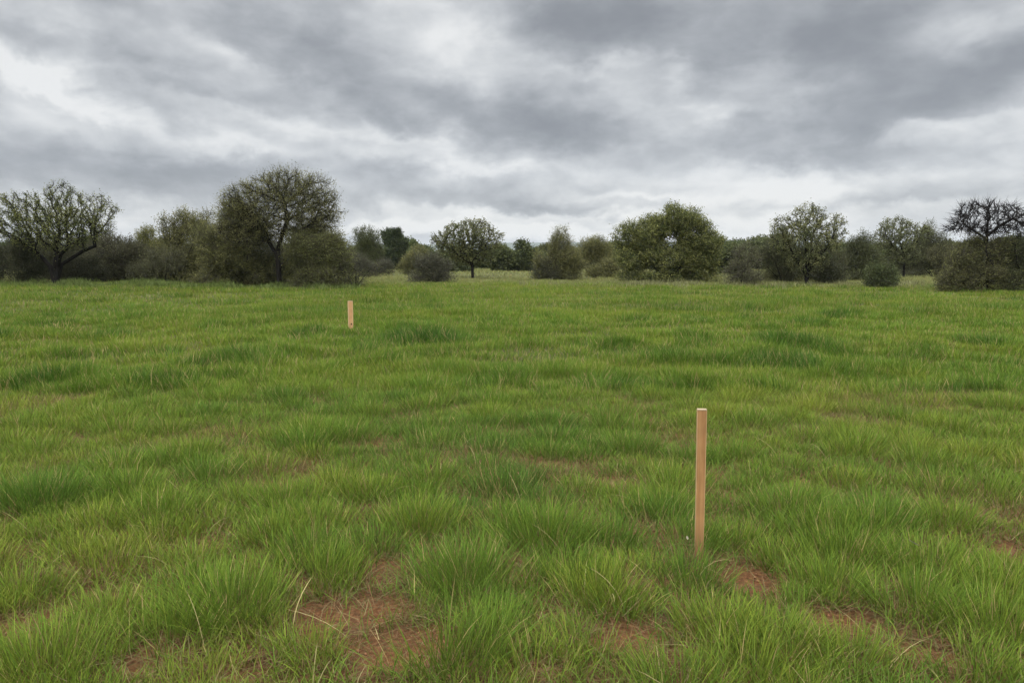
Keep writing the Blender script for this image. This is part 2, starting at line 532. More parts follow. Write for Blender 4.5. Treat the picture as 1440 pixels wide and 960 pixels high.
# --- near short filler
n = 150000
x, y = sample_trapezoid(n, 2.1, 10.5, 0.5, 0.9)
br = patch_field(x, y, BARE_G)
k = br < rng.random(n) * 0.8 + 0.08
x, y = x[k], y[k]; n = len(x)
worn = thin_field(x, y)
L = rng.uniform(0.05, 0.14, n) * (1.15 - 0.4 * worn)
col = grass_colour(x, y, hue_field(x, y) - 0.15 * worn, rng.random(n)) * rng.uniform(0.75, 1.15, n)[:, None]
dead = rng.random(n) < 0.14 + 0.42 * worn
col[dead] = np.where(rng.random((dead.sum(), 1)) < .5, STRAW * 0.7, np.array([0.17, 0.15, 0.05])) * rng.uniform(0.5, 1.1, dead.sum())[:, None]
V_, f_, c_ = blades(x, y, L, rng.random(n) * 6.283, np.abs(rng.normal(0.25, 0.35, n)), rng.uniform(0.2, 1.4, n),
                    rng.uniform(0.003, 0.0055, n), col * 0.85, col, 2)
G.add(V_, f_, c_)


# --- mid and far fields
def field(n, y0, y1, power, nseg, wmin, wmax, hscale=1.0, margin=1.5):
    x, y = sample_trapezoid(n, y0, y1, power, margin)
    d = np.hypot(x, y)
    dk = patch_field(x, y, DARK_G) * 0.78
    br = patch_field(x, y, BARE_G)
    s = 0.55 if y1 < 25 else 1.1
    cl = smooth(0.35, 0.75, vnoise(x, y, s, 51)) * 0.6 + smooth(0.4, 0.7, vnoise(x, y, s * 2.3, 52)) * 0.4
    k = (rng.random(n) < 0.55 + 0.45 * cl) & (br < rng.random(n) + 0.1)
    x, y, d, dk, cl = x[k], y[k], d[k], dk[k], cl[k]; n = len(x)
    H = (0.12 + 0.11 * cl + 0.16 * dk) * hscale
    L = H * rng.uniform(0.6, 1.15, n)
    e = 0.08
    gxn = vnoise(x + e, y, s, 51) - vnoise(x - e, y, s, 51)
    gyn = vnoise(x, y + e, s, 51) - vnoise(x, y - e, s, 51)
    az = np.arctan2(-gyn, -gxn) + rng.normal(0, 1.1, n)
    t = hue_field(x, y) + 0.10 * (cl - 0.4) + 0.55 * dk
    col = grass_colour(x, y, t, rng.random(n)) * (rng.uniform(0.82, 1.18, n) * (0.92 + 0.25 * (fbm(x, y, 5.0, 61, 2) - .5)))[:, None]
    col = col * (1 - 0.15 * dk)[:, None]  # shade of the clump sides put into the blade colour
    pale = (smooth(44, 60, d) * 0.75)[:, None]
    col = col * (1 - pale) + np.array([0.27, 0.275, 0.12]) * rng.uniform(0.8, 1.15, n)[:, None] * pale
    dead = rng.random(n) < 0.07 + 0.08 * (1 - cl)
    col[dead] = STRAW * rng.uniform(0.6, 1.05, dead.sum())[:, None]
    w = rng.uniform(wmin, wmax, n) * (d / y0) ** 0.8
    th0 = np.abs(rng.normal(0.12, 0.22, n)); kap = rng.uniform(0.1, 1.0, n)
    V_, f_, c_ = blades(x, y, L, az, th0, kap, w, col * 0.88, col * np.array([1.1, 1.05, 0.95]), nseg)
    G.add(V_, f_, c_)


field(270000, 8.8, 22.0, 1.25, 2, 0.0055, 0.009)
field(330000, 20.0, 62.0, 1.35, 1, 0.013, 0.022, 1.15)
field(90000, 56.0, 140.0, 1.3, 1, 0.05, 0.09, 1.4, 10)

grass = G.build('grass', M_GRASS)
tag(grass, 'lush green clumped meadow grass covering the whole field', 'grass', kind='stuff')

# --- dead thatch lying on the soil, and a few straw stalks
n = 190000
x, y = sample_trapezoid(n, 2.1, 9.5, 0.8, 0.9)
br = patch_field(x, y, BARE_G, 1.3); worn = thin_field(x, y)
k = rng.random(n) < 0.22 + 0.30 * worn + 0.50 * smooth(0, 0.5, br) - 0.50 * smooth(0.6, 0.95, br)
x, y, br = x[k], y[k], br[k]; n = len(x)
r = rng.random(n)[:, None]
col = np.where(r < 0.58, BROWN, np.where(r < 0.72, STRAW * 0.5, np.where(r < 0.75, STRAW * 0.85, np.array([0.12, 0.125, 0.04]))))
col = col * rng.uniform(0.6, 1.2, n)[:, None]
V_, f_, c_ = blades(x, y, rng.uniform(0.04, 0.17, n), rng.random(n) * 6.283, rng.uniform(1.05, 1.5, n), rng.uniform(-0.1, 0.7, n),
                    rng.uniform(0.0018, 0.0034, n), col, col, 2, z0=ground_h(x, y) + rng.uniform(0.0, 0.02, n), twist=rng.uniform(-.4, .4, n))
T.add(V_, f_, c_)
# longer pale stalks arching out of tufts
n = 260
x, y = sample_trapezoid(n, 2.3, 10, 0.9, 0.9)
col = STRAW * rng.uniform(0.6, 1.0, n)[:, None]
V_, f_, c_ = blades(x, y, rng.uniform(0.14, 0.34, n), rng.random(n) * 6.283, rng.uniform(0.2, 0.8, n), rng.uniform(0.4, 1.6, n),
                    rng.uniform(0.003, 0.005, n), col, col, 5)
T.add(V_, f_, c_)
# the bright arched stalk left of the bare patch
c = on_ground(412, 893)
V_, f_, c_ = blades(np.array([c[0]]), np.array([c[1]]), np.array([0.26]), np.array([0.6]), np.array([0.02]), np.array([0.75]),
                    np.array([0.0055]), STRAW[None] * 1.3, STRAW[None] * 1.35, 6, twist=np.array([0.8]))
T.add(V_, f_, c_)
thatch = T.build('dead_grass', M_THATCH)
tag(thatch, 'brown and straw coloured dead grass lying over the red soil', 'dead grass', kind='stuff')

# crumbs and small clods of the red soil
n = 9000
x, y = sample_trapezoid(n, 2.3, 7.0, 0.8, 0.9)
k = patch_field(x, y, BARE_G, 1.2) > 0.25
x, y = x[k], y[k]; n = len(x)
rr = 0.002 + 0.011 * rng.random(n) ** 3.5
oc = np.array([[1, 0, 0], [0, 1, 0], [-1, 0, 0], [0, -1, 0], [0, 0, 1], [0, 0, -1], [.6, .6, .5], [-.6, .5, .6]], float)
ft = np.array([[6, 4, 0], [6, 1, 4], [6, 0, 1], [7, 4, 1], [7, 2, 4], [7, 1, 2], [4, 2, 3], [4, 3, 0], [5, 1, 0], [5, 2, 1], [5, 3, 2], [5, 0, 3]])
Vc = oc[None] * rr[:, None, None] * rng.uniform(.55, 1.25, (n, 8, 1)) * rng.uniform(.7, 1.2, (n, 1, 3))
aa = rng.random(n) * 6.283; ca, sa = np.cos(aa)[:, None], np.sin(aa)[:, None]
Vc = np.stack([Vc[..., 0] * ca - Vc[..., 1] * sa, Vc[..., 0] * sa + Vc[..., 1] * ca, Vc[..., 2]], -1)
Vc += np.stack([x, y, ground_h(x, y) - 0.013 + rr * .3], 1)[:, None]
cc = np.array([.26, .125, .062]) * rng.uniform(.45, 1.25, (n, 1))
cr_ = build_mesh('soil_crumbs', Vc.reshape(-1, 3), [(np.arange(n) * 8)[:, None, None].repeat(12, 1).reshape(-1, 1) + np.tile(ft, (n, 1))], M_THATCH, np.repeat(cc, 8, axis=0))
tag(cr_, 'loose crumbs and small clods of red brown soil on the bare patches', 'soil', kind='stuff')

# ------------------------------------------------------------------ stakes
import bmesh


def stake(name, loc, wt, dt, wb, db, h, rotz, tilt, body_mat, end_mat, label, bury=0.12, cap=0.006):
    root = empty(name, loc, label, 'wooden stake', 'wooden survey stakes in the meadow')
    root.rotation_euler = (tilt[0], tilt[1], rotz)
    bm = bmesh.new()
    lv = []
    zs = [-bury, 0.0, h * 0.33, h * 0.66, h - cap]
    for i, z in enumerate(zs):
        f = max(0, z) / h
        w = wb + (wt - wb) * f; dd = db + (dt - db) * f
        if i == 0: w *= 0.3; dd *= 0.3
        j = 0.0008 * (random.random() - .5)
        lv.append([bm.verts.new((sx * w / 2 + j, sy * dd / 2, z)) for sx, sy in ((-1, -1), (1, -1), (1, 1), (-1, 1))])
    for a_, b_ in zip(lv, lv[1:]):
        for k_ in range(4):
            bm.faces.new((a_[k_], a_[(k_ + 1) % 4], b_[(k_ + 1) % 4], b_[k_]))
    bm.faces.new(lv[0][::-1]); bm.faces.new(lv[-1])
    long_e = [e for e in bm.edges if abs(e.verts[0].co.z - e.verts[1].co.z) > 0.02]
    bmesh.ops.bevel(bm, geom=long_e, offset=min(wt, dt) * 0.09, segments=2, affect='EDGES')
    me = bpy.data.meshes.new('shaft'); bm.to_mesh(me); bm.free(); me.materials.append(body_mat)
    o = bpy.data.objects.new('shaft', me); C.objects.link(o); o.parent = root
    bm = bmesh.new()
    bmesh.ops.create_cube(bm, size=1)
    for v in bm.verts:
        v.co = Vector((v.co.x * (wt - 0.001), v.co.y * (dt - 0.001), h - cap / 2 + 0.0004 + v.co.z * cap))
    bmesh.ops.bevel(bm, geom=[e for e in bm.edges], offset=0.0016, segments=2, affect='EDGES')
    me = bpy.data.meshes.new('sawn_end'); bm.to_mesh(me); bm.free(); me.materials.append(end_mat)
    o = bpy.data.objects.new('sawn_end', me); C.objects.link(o); o.parent = root
    o['label'] = 'pale freshly sawn top end'
    return root


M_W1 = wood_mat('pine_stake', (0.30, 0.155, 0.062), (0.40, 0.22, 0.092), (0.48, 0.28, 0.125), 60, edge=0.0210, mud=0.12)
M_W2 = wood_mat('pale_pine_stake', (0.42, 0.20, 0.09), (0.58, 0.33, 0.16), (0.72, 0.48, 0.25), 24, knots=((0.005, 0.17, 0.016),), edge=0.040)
M_END = wood_mat('sawn_wood_end', (0.34, 0.25, 0.15), (0.42, 0.33, 0.21), (0.50, 0.41, 0.28), 300)
b1 = on_ground(982.5, 795)
top1 = at_depth(980.5, 575, b1[1])
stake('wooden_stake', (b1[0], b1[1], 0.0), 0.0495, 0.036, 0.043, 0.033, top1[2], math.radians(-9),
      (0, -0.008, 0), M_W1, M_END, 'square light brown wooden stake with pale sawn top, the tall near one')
b2 = on_ground(493.5, 466)
top2 = at_depth(492.5, 423, b2[1])
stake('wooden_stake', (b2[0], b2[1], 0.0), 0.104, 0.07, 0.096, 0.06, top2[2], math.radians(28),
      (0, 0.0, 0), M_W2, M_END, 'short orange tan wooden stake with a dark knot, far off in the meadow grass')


# small pale dead leaves on the grass
def dead_leaf(px, py, z, s, label, rot):
    c = on_ground(px, py, z)
    vs = []; n_ = 7
    for i in range(n_):
        f = i / (n_ - 1); wdt = math.sin(math.pi * min(1, f * 0.96 + 0.03)) * 0.36
        for sx in (-1, 0, 1):
            vs.append((sx * wdt * s, (f - .5) * s, (0.25 * abs(sx) * wdt + 0.35 * (f - .5) ** 2) * s))
    vs = np.array(vs); fs = []
    for i in range(n_ - 1):
        for j in range(2):
            a_ = i * 3 + j; fs.append((a_, a_ + 1, a_ + 4, a_ + 3))
    o = build_mesh('dead_leaf', vs, [np.array(fs)], M_THATCH, np.tile([0.36, 0.32, 0.23], (len(vs), 1)))
    o.location = (c[0], c[1], z + float(ground_h(c[0], c[1]))); o.rotation_euler = rot
    tag(o, label, 'leaf')


dead_leaf(1284, 770, 0.13, 0.06, 'pale curled dead leaf caught on grass right of the near stake', (0.5, 0.3, 1.3))
dead_leaf(966, 763, 0.10, 0.022, 'tiny whitish dead leaf in the grass just left of the near stake', (0.9, 0.2, 0.4))


# ------------------------------------------------------------------ trees
def colonize(stems, ells, n_attr, step, infl, kill, r, up=0.0, jitter=0.25, maxit=140, hollow=0.33):
    P = []; par = []
    for s in stems:
        for i, p in enumerate(s):
            P.append(np.array(p, float))
            if i == 0:
                par.append(-1 if len(P) == 1 else 0)
            else:
                par.append(len(P) - 2)
    vol = np.array([e[3] * e[4] * e[5] for e in ells]) ** 0.8; vol = vol / vol.sum()
    A = []
    for e, v in zip(ells, vol):
        m = max(8, int(n_attr * v))
        d = r.normal(size=(m, 3)); d /= np.linalg.norm(d, axis=1)[:, None]
        rad = r.random(m) ** hollow
        A.append(np.array(e[:3]) + d * rad[:, None] * np.array(e[3:6]))
    A = np.concatenate(A); A = A[A[:, 2] > 0.25]
    P = np.array(P); par = list(par)
    D = np.linalg.norm(A[:, None] - P[None], axis=2)
    ni = D.argmin(1); nd = D.min(1)
    alive = nd > kill
    for it in range(maxit):
        act = alive & (nd < infl)
        if not act.any():
            if alive.any() and it < 40:
                j = np.where(alive)[0][nd[alive].argmin()]
                act = np.zeros(len(A), bool); act[j] = True
            else:
                break
        dv = A[act] - P[ni[act]]
        dv /= np.linalg.norm(dv, axis=1)[:, None] + 1e-9
        S = np.zeros_like(P); np.add.at(S, ni[act], dv)
        u = np.unique(ni[act])
        dr = S[u]; dr /= np.linalg.norm(dr, axis=1)[:, None] + 1e-9
        dr = dr + r.normal(size=dr.shape) * jitter + np.array([0, 0, up])
        dr /= np.linalg.norm(dr, axis=1)[:, None] + 1e-9
        NP = P[u] + dr * step
        NP[:, 2] = np.maximum(NP[:, 2], 0.12)
        Dn = np.linalg.norm(A[alive][:, None] - NP[None], axis=2) if alive.sum() * len(NP) < 6e6 else None
        if Dn is None:
            break
        j = Dn.argmin(1); m = Dn.min(1)
        ai = np.where(alive)[0]
        better = m < nd[ai]
        used = np.unique(j[better])
        if len(used) == 0:
            # force: kill the attractors that are stuck
            alive[act] = False
            continue
        remap = -np.ones(len(NP), int); remap[used] = len(P) + np.arange(len(used))
        nd[ai[better]] = m[better]; ni[ai[better]] = remap[j[better]]
        P = np.concatenate([P, NP[used]]); par += list(u[used])
        alive &= nd > kill
    return P, np.array(par)


def radii(P, par, r0, p=2.35, rmax=0.6):
    a = np.zeros(len(P)); nch = np.zeros(len(P), int)
    for i in range(len(P) - 1, 0, -1):
        if a[i] == 0: a[i] = r0 ** p
        a[par[i]] += a[i]; nch[par[i]] += 1
    if a[0] == 0: a[0] = r0 ** p
    return np.minimum(a ** (1 / p), rmax), nch


def tubes(P, par, R, sel, sides):
    i = np.where(sel & (par >= 0))[0]
    if len(i) == 0: return None
    A = P[par[i]]; B = P[i]
    d = B - A; l = np.linalg.norm(d, axis=1)[:, None] + 1e-9; d = d / l
    ref = np.where(np.abs(d[:, 2:3]) > 0.8, np.array([[1.0, 0, 0]]), np.array([[0, 0, 1.0]]))
    u = np.cross(d, ref); u /= np.linalg.norm(u, axis=1)[:, None]; v = np.cross(d, u)
    ra = np.minimum(R[par[i]], R[i] * 1.25)[:, None]; rb = R[i][:, None]
    A = A - d * ra * 0.3; B = B + d * rb * 0.3
    vs = []
    for k in range(sides):
        t = 2 * math.pi * k / sides
        vs.append(A + (u * math.cos(t) + v * math.sin(t)) * ra)
    for k in range(sides):
        t = 2 * math.pi * k / sides
        vs.append(B + (u * math.cos(t) + v * math.sin(t)) * rb)
    V_ = np.stack(vs, 1).reshape(-1, 3)
    base = (np.arange(len(i)) * 2 * sides)[:, None]
    f = np.concatenate([base + np.array([[k, (k + 1) % sides, sides + (k + 1) % sides, sides + k]]) for k in range(sides)])
    return V_, f


def twig_tris(p, d, L, w, r):
    s = r.normal(size=p.shape); s = np.cross(s, d); s /= np.linalg.norm(s, axis=1)[:, None] + 1e-9
    a = p - s * w[:, None] / 2; b = p + s * w[:, None] / 2; c = p + d * L[:, None]
    V_ = np.stack([a, b, c], 1).reshape(-1, 3)
    return V_, np.arange(len(p) * 3).reshape(-1, 3)


def leaf_quads(p, s, r, asp=0.6):
    n = len(p)
    u = r.normal(size=(n, 3)); u /= np.linalg.norm(u, axis=1)[:, None]
    t = r.normal(size=(n, 3)); v = np.cross(u, t); v /= np.linalg.norm(v, axis=1)[:, None] + 1e-9
    a = p - u * s[:, None] * .5; c = p + u * s[:, None] * .5
    b = p + v * s[:, None] * .5 * asp; d = p - v * s[:, None] * .5 * asp
    return np.stack([a, b, c, d], 1).reshape(-1, 3), np.arange(n * 4).reshape(-1, 4)


def make_plant(name, loc, label, cat, group, stems, ells, n_attr=900, step=0.2, infl=2.0, kill=0.4, r0=0.012, rmax=0.4,
               up=0.05, jitter=0.25, twigs=4, twl=(0.2, 0.45), tww=0.014, leaves=3, lsize=(0.05, 0.09), droop=0.0,
               leafc=((0.10, 0.12, 0.04), (0.17, 0.18, 0.05)), twigc=(0.06, 0.055, 0.04), rt=0.05, seed=1, p=2.35,
               leaf_low=1.0, trunkname='trunk', hollow=0.33, leafspread=0.10, fill=0):
    r = np.random.default_rng(seed)
    P, par = colonize(stems, ells, n_attr, step, infl, kill, r, up, jitter, hollow=hollow)
    R, nch = radii(P, par, r0, p, rmax)
    if len(stems[0]) and True:                         # root flare
        low = P[:, 2] < 0.35
        R = np.where(low & (R > 0.08), R * (1 + 0.5 * (0.35 - P[:, 2]) / 0.35), R)
    root = empty(name, loc, label, cat, group)
    V1, F1 = [], []
    n0 = 0
    for sel, sides in ((R > 0.06, 7), ((R <= 0.06) & (R > 0.025), 4), (R <= 0.025, 3)):
        t = tubes(P, par, R, sel, sides)
        if t:
            V1.append(t[0]); F1.append(t[1] + n0); n0 += len(t[0])
    build_mesh(trunkname, np.concatenate(V1), F1, M_BARK, smooth_sh=True, parent=root)
    # crown: twigs and leaves
    idx = np.where((R < rt) & (par >= 0))[0]
    src = np.repeat(idx, twigs)
    ed = P[src] - P[par[src]]; ed /= np.linalg.norm(ed, axis=1)[:, None] + 1e-9
    pos = P[par[src]] + (P[src] - P[par[src]]) * r.random((len(src), 1))
    cen = np.average(np.array([e[:3] for e in ells]), axis=0)
    outw = pos - cen; outw /= np.linalg.norm(outw, axis=1)[:, None] + 1e-9
    d = ed * 0.6 + outw * 0.45 + r.normal(size=ed.shape) * 0.6 + np.array([0, 0, 0.12 - droop])
    d /= np.linalg.norm(d, axis=1)[:, None] + 1e-9
    L = r.uniform(*twl, len(src))
    acc = Acc()
    V_, f_ = twig_tris(pos, d, L, np.full(len(src), tww) * r.uniform(.6, 1.3, len(src)), r)
    tc_ = np.repeat(np.array(twigc) * r.uniform(.6, 1.4, (len(src), 1)), 3, axis=0)
    acc.add(V_, [f_], tc_)
    if leaves > 0:
        li = np.repeat(np.arange(len(src)), int(math.ceil(leaves)))
        if leaves != int(leaves):
            li = li[r.random(len(li)) < leaves / math.ceil(leaves)]
        lp = pos[li] + d[li] * (L[li] * r.uniform(0.25, 1.05, len(li)))[:, None] + r.normal(size=(len(li), 3)) * leafspread * 0.5
        if leaf_low < 1:
            zmax = lp[:, 2].max()
            k = r.random(len(lp)) < leaf_low + (1 - leaf_low) * smooth(0.35, 0.7, lp[:, 2] / zmax)
            lp = lp[k]
        lp = lp[lp[:, 2] > 0.05]
        # clump hue: leaves of one limb share a shade
        cn = np.array([mnoise.noise(Vector(q) * 1.1 + Vector((seed, 0, 0))) for q in lp[::1]]) if len(lp) < 90000 else vnoise(lp[:, 0] + lp[:, 1], lp[:, 2], 0.8, seed) - .5
        c0, c1 = np.array(leafc[0]), np.array(leafc[1])
        mixf = np.clip(0.5 + cn * 0.9 + r.normal(0, 0.22, len(lp)), 0, 1)[:, None]
        lc = (c0 + (c1 - c0) * mixf) * r.uniform(0.75, 1.25, (len(lp), 1))
        V_, f_ = leaf_quads(lp, r.uniform(*lsize, len(lp)), r)
        acc.add(V_, [f_], np.repeat(lc, 4, axis=0))
    if fill > 0:
        c0, c1 = np.array(leafc[0]), np.array(leafc[1])
        for e in ells:
            area = 4 * math.pi * ((e[3] * e[4]) ** 1.6 / 3 + (e[3] * e[5]) ** 1.6 / 3 + (e[4] * e[5]) ** 1.6 / 3) ** (1 / 1.6)
            m = int(area * fill)
            dd = r.normal(size=(m, 3)); dd /= np.linalg.norm(dd, axis=1)[:, None]
            lump = np.array([mnoise.noise(Vector(q) * 2.2 + Vector((seed, e[0], 0))) for q in dd])
            lump2 = np.array([mnoise.noise(Vector(q) * 5.5 + Vector((0, e[0], seed))) for q in dd])
            rad = 0.98 + lump * 0.5 + lump2 * 0.42 - np.abs(r.normal(0, 0.22, m)) + (r.random(m) < 0.14) * r.uniform(0, .40, m) / max(1.0, e[3])
            if e[3] > 1.2:
                rad = np.minimum(rad, 1.0 + r.uniform(-.06, .08, m))
            lump = lump * 0.6 + lump2 * 0.8
            p_ = np.array(e[:3]) + dd * rad[:, None] * np.array(e[3:6])
            k = p_[:, 2] > 0.03
            p_, dd, lump = p_[k], dd[k], lump[k]; m = len(p_)
            sw = np.stack([vnoise(p_[:, 0] + p_[:, 1] * .3, p_[:, 2], 1.1, seed + 1) - .5, vnoise(p_[:, 1], p_[:, 2], 1.1, seed + 2) - .5,
                           vnoise(p_[:, 0], p_[:, 2] + p_[:, 1], 1.3, seed + 3) - .2], 1)
            dr = dd * 0.55 + sw * 1.5 + r.normal(size=(m, 3)) * 0.35 + np.array([0, 0, 0.25 - 1.2 * droop])
            dr /= np.linalg.norm(dr, axis=1)[:, None] + 1e-9
            L_ = r.uniform(*twl, m) * 0.9
            V_, f_ = twig_tris(p_, dr, L_, tww * r.uniform(.7, 1.5, m), r)
            tone = np.clip(0.5 + lump * 1.5 + r.normal(0, .25, m), 0, 1)[:, None]
            lc = (c0 + (c1 - c0) * tone) * r.uniform(.75, 1.25, (m, 1))
            tcol = np.where(r.random((m, 1)) < 0.5, np.array(twigc) * r.uniform(.7, 1.5, (m, 1)), lc)
            acc.add(V_, [f_], np.repeat(tcol, 3, axis=0))
            kk = int(max(1, round(leaves)))
            li = np.repeat(np.arange(m), kk)
            lp = p_[li] + dr[li] * (L_[li] * r.uniform(.1, 1.05, len(li)))[:, None] + r.normal(size=(len(li), 3)) * .05
            V_, f_ = leaf_quads(lp, r.uniform(lsize[0], lsize[1], len(lp)), r)
            acc.add(V_, [f_], np.repeat(lc[li] * r.uniform(.8, 1.2, (len(li), 1)), 4, axis=0))
    acc.build('crown' if cat == 'tree' else 'foliage', M_LEAF, parent=root)
    return root


def px_ells(lst, base_px, Y, thick=0.75):
    """pixel ellipses (px, py, rx, ry[, depth offset m]) -> ellipsoids local to the base"""
    b = at_depth(base_px, 400, Y)
    out = []
    for e in lst:
        c = at_depth(e[0], e[1], Y)
        rx = e[2] * Y / F; rz = e[3] * Y / F
        out.append((c[0] - b[0], e[4] if len(e) > 4 else 0.0, c[2], rx, max(rx, rz) * thick, rz))
    return out, b[0]


def depth_of(py):
    return on_ground(720, py)[1]


def stem_fan(n, h, spread, seed, k=3, base=0.12):
    r = random.Random(seed); s = []
    for i in range(n):
        a = 6.283 * i / n + r.uniform(-.4, .4)
        hh = h * r.uniform(.7, 1.2); sp = spread * r.uniform(.5, 1.2)
        pl = [(0, 0, 0)] if i == 0 else [(math.cos(a) * base, math.sin(a) * base, 0.03)]
        for j in range(1, k + 1):
            f = j / k
            pl.append((math.cos(a) * (base + sp * f ** 1.3), math.sin(a) * (base + sp * f ** 1.3), hh * f))
        s.append(pl)
    return s


OLIVE = ((0.10, 0.105, 0.04), (0.225, 0.215, 0.08))
OLIVE_D = ((0.055, 0.07, 0.028), (0.12, 0.135, 0.05))
GREY_D = ((0.07, 0.072, 0.045), (0.11, 0.11, 0.065))
FRESH = ((0.11, 0.135, 0.035), (0.24, 0.25, 0.07))
TG = 'open-crowned trees along the far side of the meadow'
SG = 'scrubby bushes along the far side of the meadow'


def open_tree(base_px, base_py, ells, trunk_pts, label, seed, **kw):
    Y = depth_of(base_py)
    E, bx = px_ells(ells, base_px, Y)
    stems = []
    for pl in trunk_pts:
        s = []
        for (px, py, dy) in pl:
            c = at_depth(px, py, Y); s.append((c[0] - bx, dy, max(0.0, c[2])))
        stems.append(s)
    stems[0][0] = (0, 0, -0.15)
    gz_ = float(ground_h(bx, Y))
    pr = dict(n_attr=1500, step=0.17, infl=1.6, kill=0.30, r0=0.013, rmax=0.36, seed=seed)
    pr.update(kw)
    return make_plant('tree', (bx, Y, gz_), label, 'tree', pr.pop('group', TG), stems, E, **pr)


def shrub(base_px, base_py, ells, label, seed, tree=False, **kw):
    Y = depth_of(base_py) + kw.pop('back', 0)
    E, bx = px_ells(ells, base_px, Y, kw.pop('thick', 0.8))
    rl = np.random.default_rng(seed + 500)
    E0 = E; E = []
    for e in E0:
        E.append((e[0], e[1], e[2] - e[5] * .1, e[3] * .66, e[4] * .66, e[5] * .66))
        nl = 9 if e[3] > 1.4 else (6 if e[3] > 0.8 else 4)
        for _ in range(nl):
            dv = rl.normal(size=3); dv[2] = dv[2] * .8 + .25; dv /= np.linalg.norm(dv)
            k_ = rl.uniform(.24, .46); q_ = rl.uniform(.45, .88)
            E.append((e[0] + dv[0] * e[3] * q_, e[1] + dv[1] * e[4] * q_, max(.25, e[2] + dv[2] * e[5] * q_),
                      max(.2, e[3] * k_), max(.2, e[4] * k_), max(.2, e[5] * k_ * rl.uniform(.8, 1.35))))
    for e in E0:
        if e[2] - e[5] < 0.9:
            for _ in range(5 if e[3] > 1.2 else 3):
                a_ = rl.uniform(0, 6.283); q_ = rl.uniform(.35, 1.0)
                hh = rl.uniform(.22, .7)
                E.append((e[0] + math.cos(a_) * e[3] * q_, e[1] + math.sin(a_) * e[4] * q_, hh * .7, max(.35, e[3] * .32), max(.35, e[4] * .32), hh))
    top = max(e[2] + e[5] for e in E)
    pr = dict(n_attr=900, step=0.22, infl=2.2, kill=0.36, r0=0.012, rmax=0.16, seed=seed, twigs=8, twl=(0.25, 0.6), tww=0.02,
              leaves=3, lsize=(0.05, 0.10), leafc=OLIVE, twigc=(0.085, 0.08, 0.05), rt=0.08, jitter=0.35, hollow=0.45, leafspread=0.2, fill=62)
    pr.update(kw)
    fan = stem_fan(6, top * 0.3, top * 0.22, seed)
    return make_plant('tree' if tree else 'bush', (bx, Y, float(ground_h(bx, Y))), label, 'tree' if tree else 'bush',
                      TG if tree else SG, fan, E, trunkname='trunk' if tree else 'stems', **pr)


# A: left open tree
open_tree(78, 404, [(40, 300, 48, 26), (88, 288, 34, 28), (128, 300, 38, 26), (20, 325, 34, 22), (80, 325, 70, 32, -.4), (70, 318, 50, 26, 1.5), (150, 322, 16, 16)],
          [[(78, 404, 0), (77, 388, 0), (78, 374, 0)], [(70, 380, .1), (55, 366, .3), (42, 356, .4)],
           [(82, 378, 0), (90, 362, -.3), (104, 352, -.5)], [(78, 376, 0), (76, 358, .3), (72, 345, .4)], [(84, 376, .2), (112, 356, .5), (126, 350, .6)]],
          'spreading tree at far left with dark limbs and sparse yellow-green leaves', 11, n_attr=2600, kill=0.25, step=0.15,
          twigs=6, leaves=1.9, lsize=(0.05, 0.10), leafc=((0.085, 0.105, 0.03), (0.21, 0.22, 0.06)), tww=0.02, twl=(.15, .4), twigc=(.03, .027, .022), r0=0.013, rmax=.42, leafspread=.1, p=2.2, leaf_low=.7)
# B: big central-left tree
open_tree(393, 404, [(400, 262, 42, 24), (360, 285, 42, 30), (440, 278, 34, 30), (400, 300, 66, 40, .5), (460, 305, 20, 24), (345, 320, 40, 34), (330, 285, 22, 18)],
          [[(393, 404, 0), (394, 385, 0), (392, 365, 0), (390, 345, 0)], [(390, 362, 0), (376, 340, .3), (368, 320, .3)],
           [(391, 350, 0), (398, 328, 0), (406, 310, -.2), (402, 290, -.2)], [(393, 380, 0), (410, 350, -.4), (425, 330, -.5)]],
          'tallest tree, dark trunk and fine twiggy rounded crown above the left thicket', 12, n_attr=3000, kill=0.25, step=0.15,
          twigs=6, leaves=2.5, lsize=(0.05, 0.085), leafc=OLIVE, tww=0.02, twl=(.25, .7), twigc=(.05, .045, .03), r0=0.012, rmax=.40, fill=16)
# C: centre open tree
open_tree(665, 392, [(660, 328, 36, 18), (690, 340, 18, 22), (626, 338, 22, 12), (650, 345, 40, 18, .5), (670, 318, 20, 9), (664, 362, 34, 12, .6)],
          [[(665, 392, 0), (665, 378, 0), (664, 364, 0)], [(664, 372, 0), (650, 352, .3)], [(664, 366, 0), (680, 350, -.3)], [(664, 366, 0), (664, 345, .2)],
           [(664, 374, 0), (640, 356, .4), (624, 346, .4)]],
          'airy tree at centre with pale thin trunk and knotty open branches', 13, n_attr=2200, kill=0.28, step=0.2, twigs=4, leaves=3,
          lsize=(0.09, 0.16), leafc=((0.10, 0.115, 0.045), (0.20, 0.2, 0.08)), tww=0.028, twl=(.2, .5), twigc=(.04, .036, .028), r0=0.015, rmax=.24)
# F: right-centre open tree
open_tree(1135, 399, [(1138, 303, 24, 19), (1103, 316, 20, 17), (1168, 312, 22, 15), (1135, 335, 50, 26, .3), (1180, 325, 12, 12), (1135, 362, 34, 16)],
          [[(1135, 399, 0), (1135, 390, 0), (1136, 381, 0)], [(1133, 385, 0), (1124, 364, .3), (1110, 342, .3)], [(1136, 382, 0), (1140, 355, 0), (1142, 330, 0)],
           [(1136, 381, 0), (1150, 358, -.3), (1164, 340, -.4)], [(1134, 384, 0), (1130, 352, -.4), (1128, 325, -.5)]],
          'open tree with forked dark limbs and pale small leaves, right of centre', 14, n_attr=2400, kill=0.24, step=0.16, twigs=4, leaves=3.5,
          lsize=(0.07, 0.125), leafc=((0.10, 0.115, 0.05), (0.23, 0.23, 0.095)), tww=0.02, twl=(.15, .45), twigc=(.035, .03, .025), r0=0.013, rmax=.32, jitter=.18)
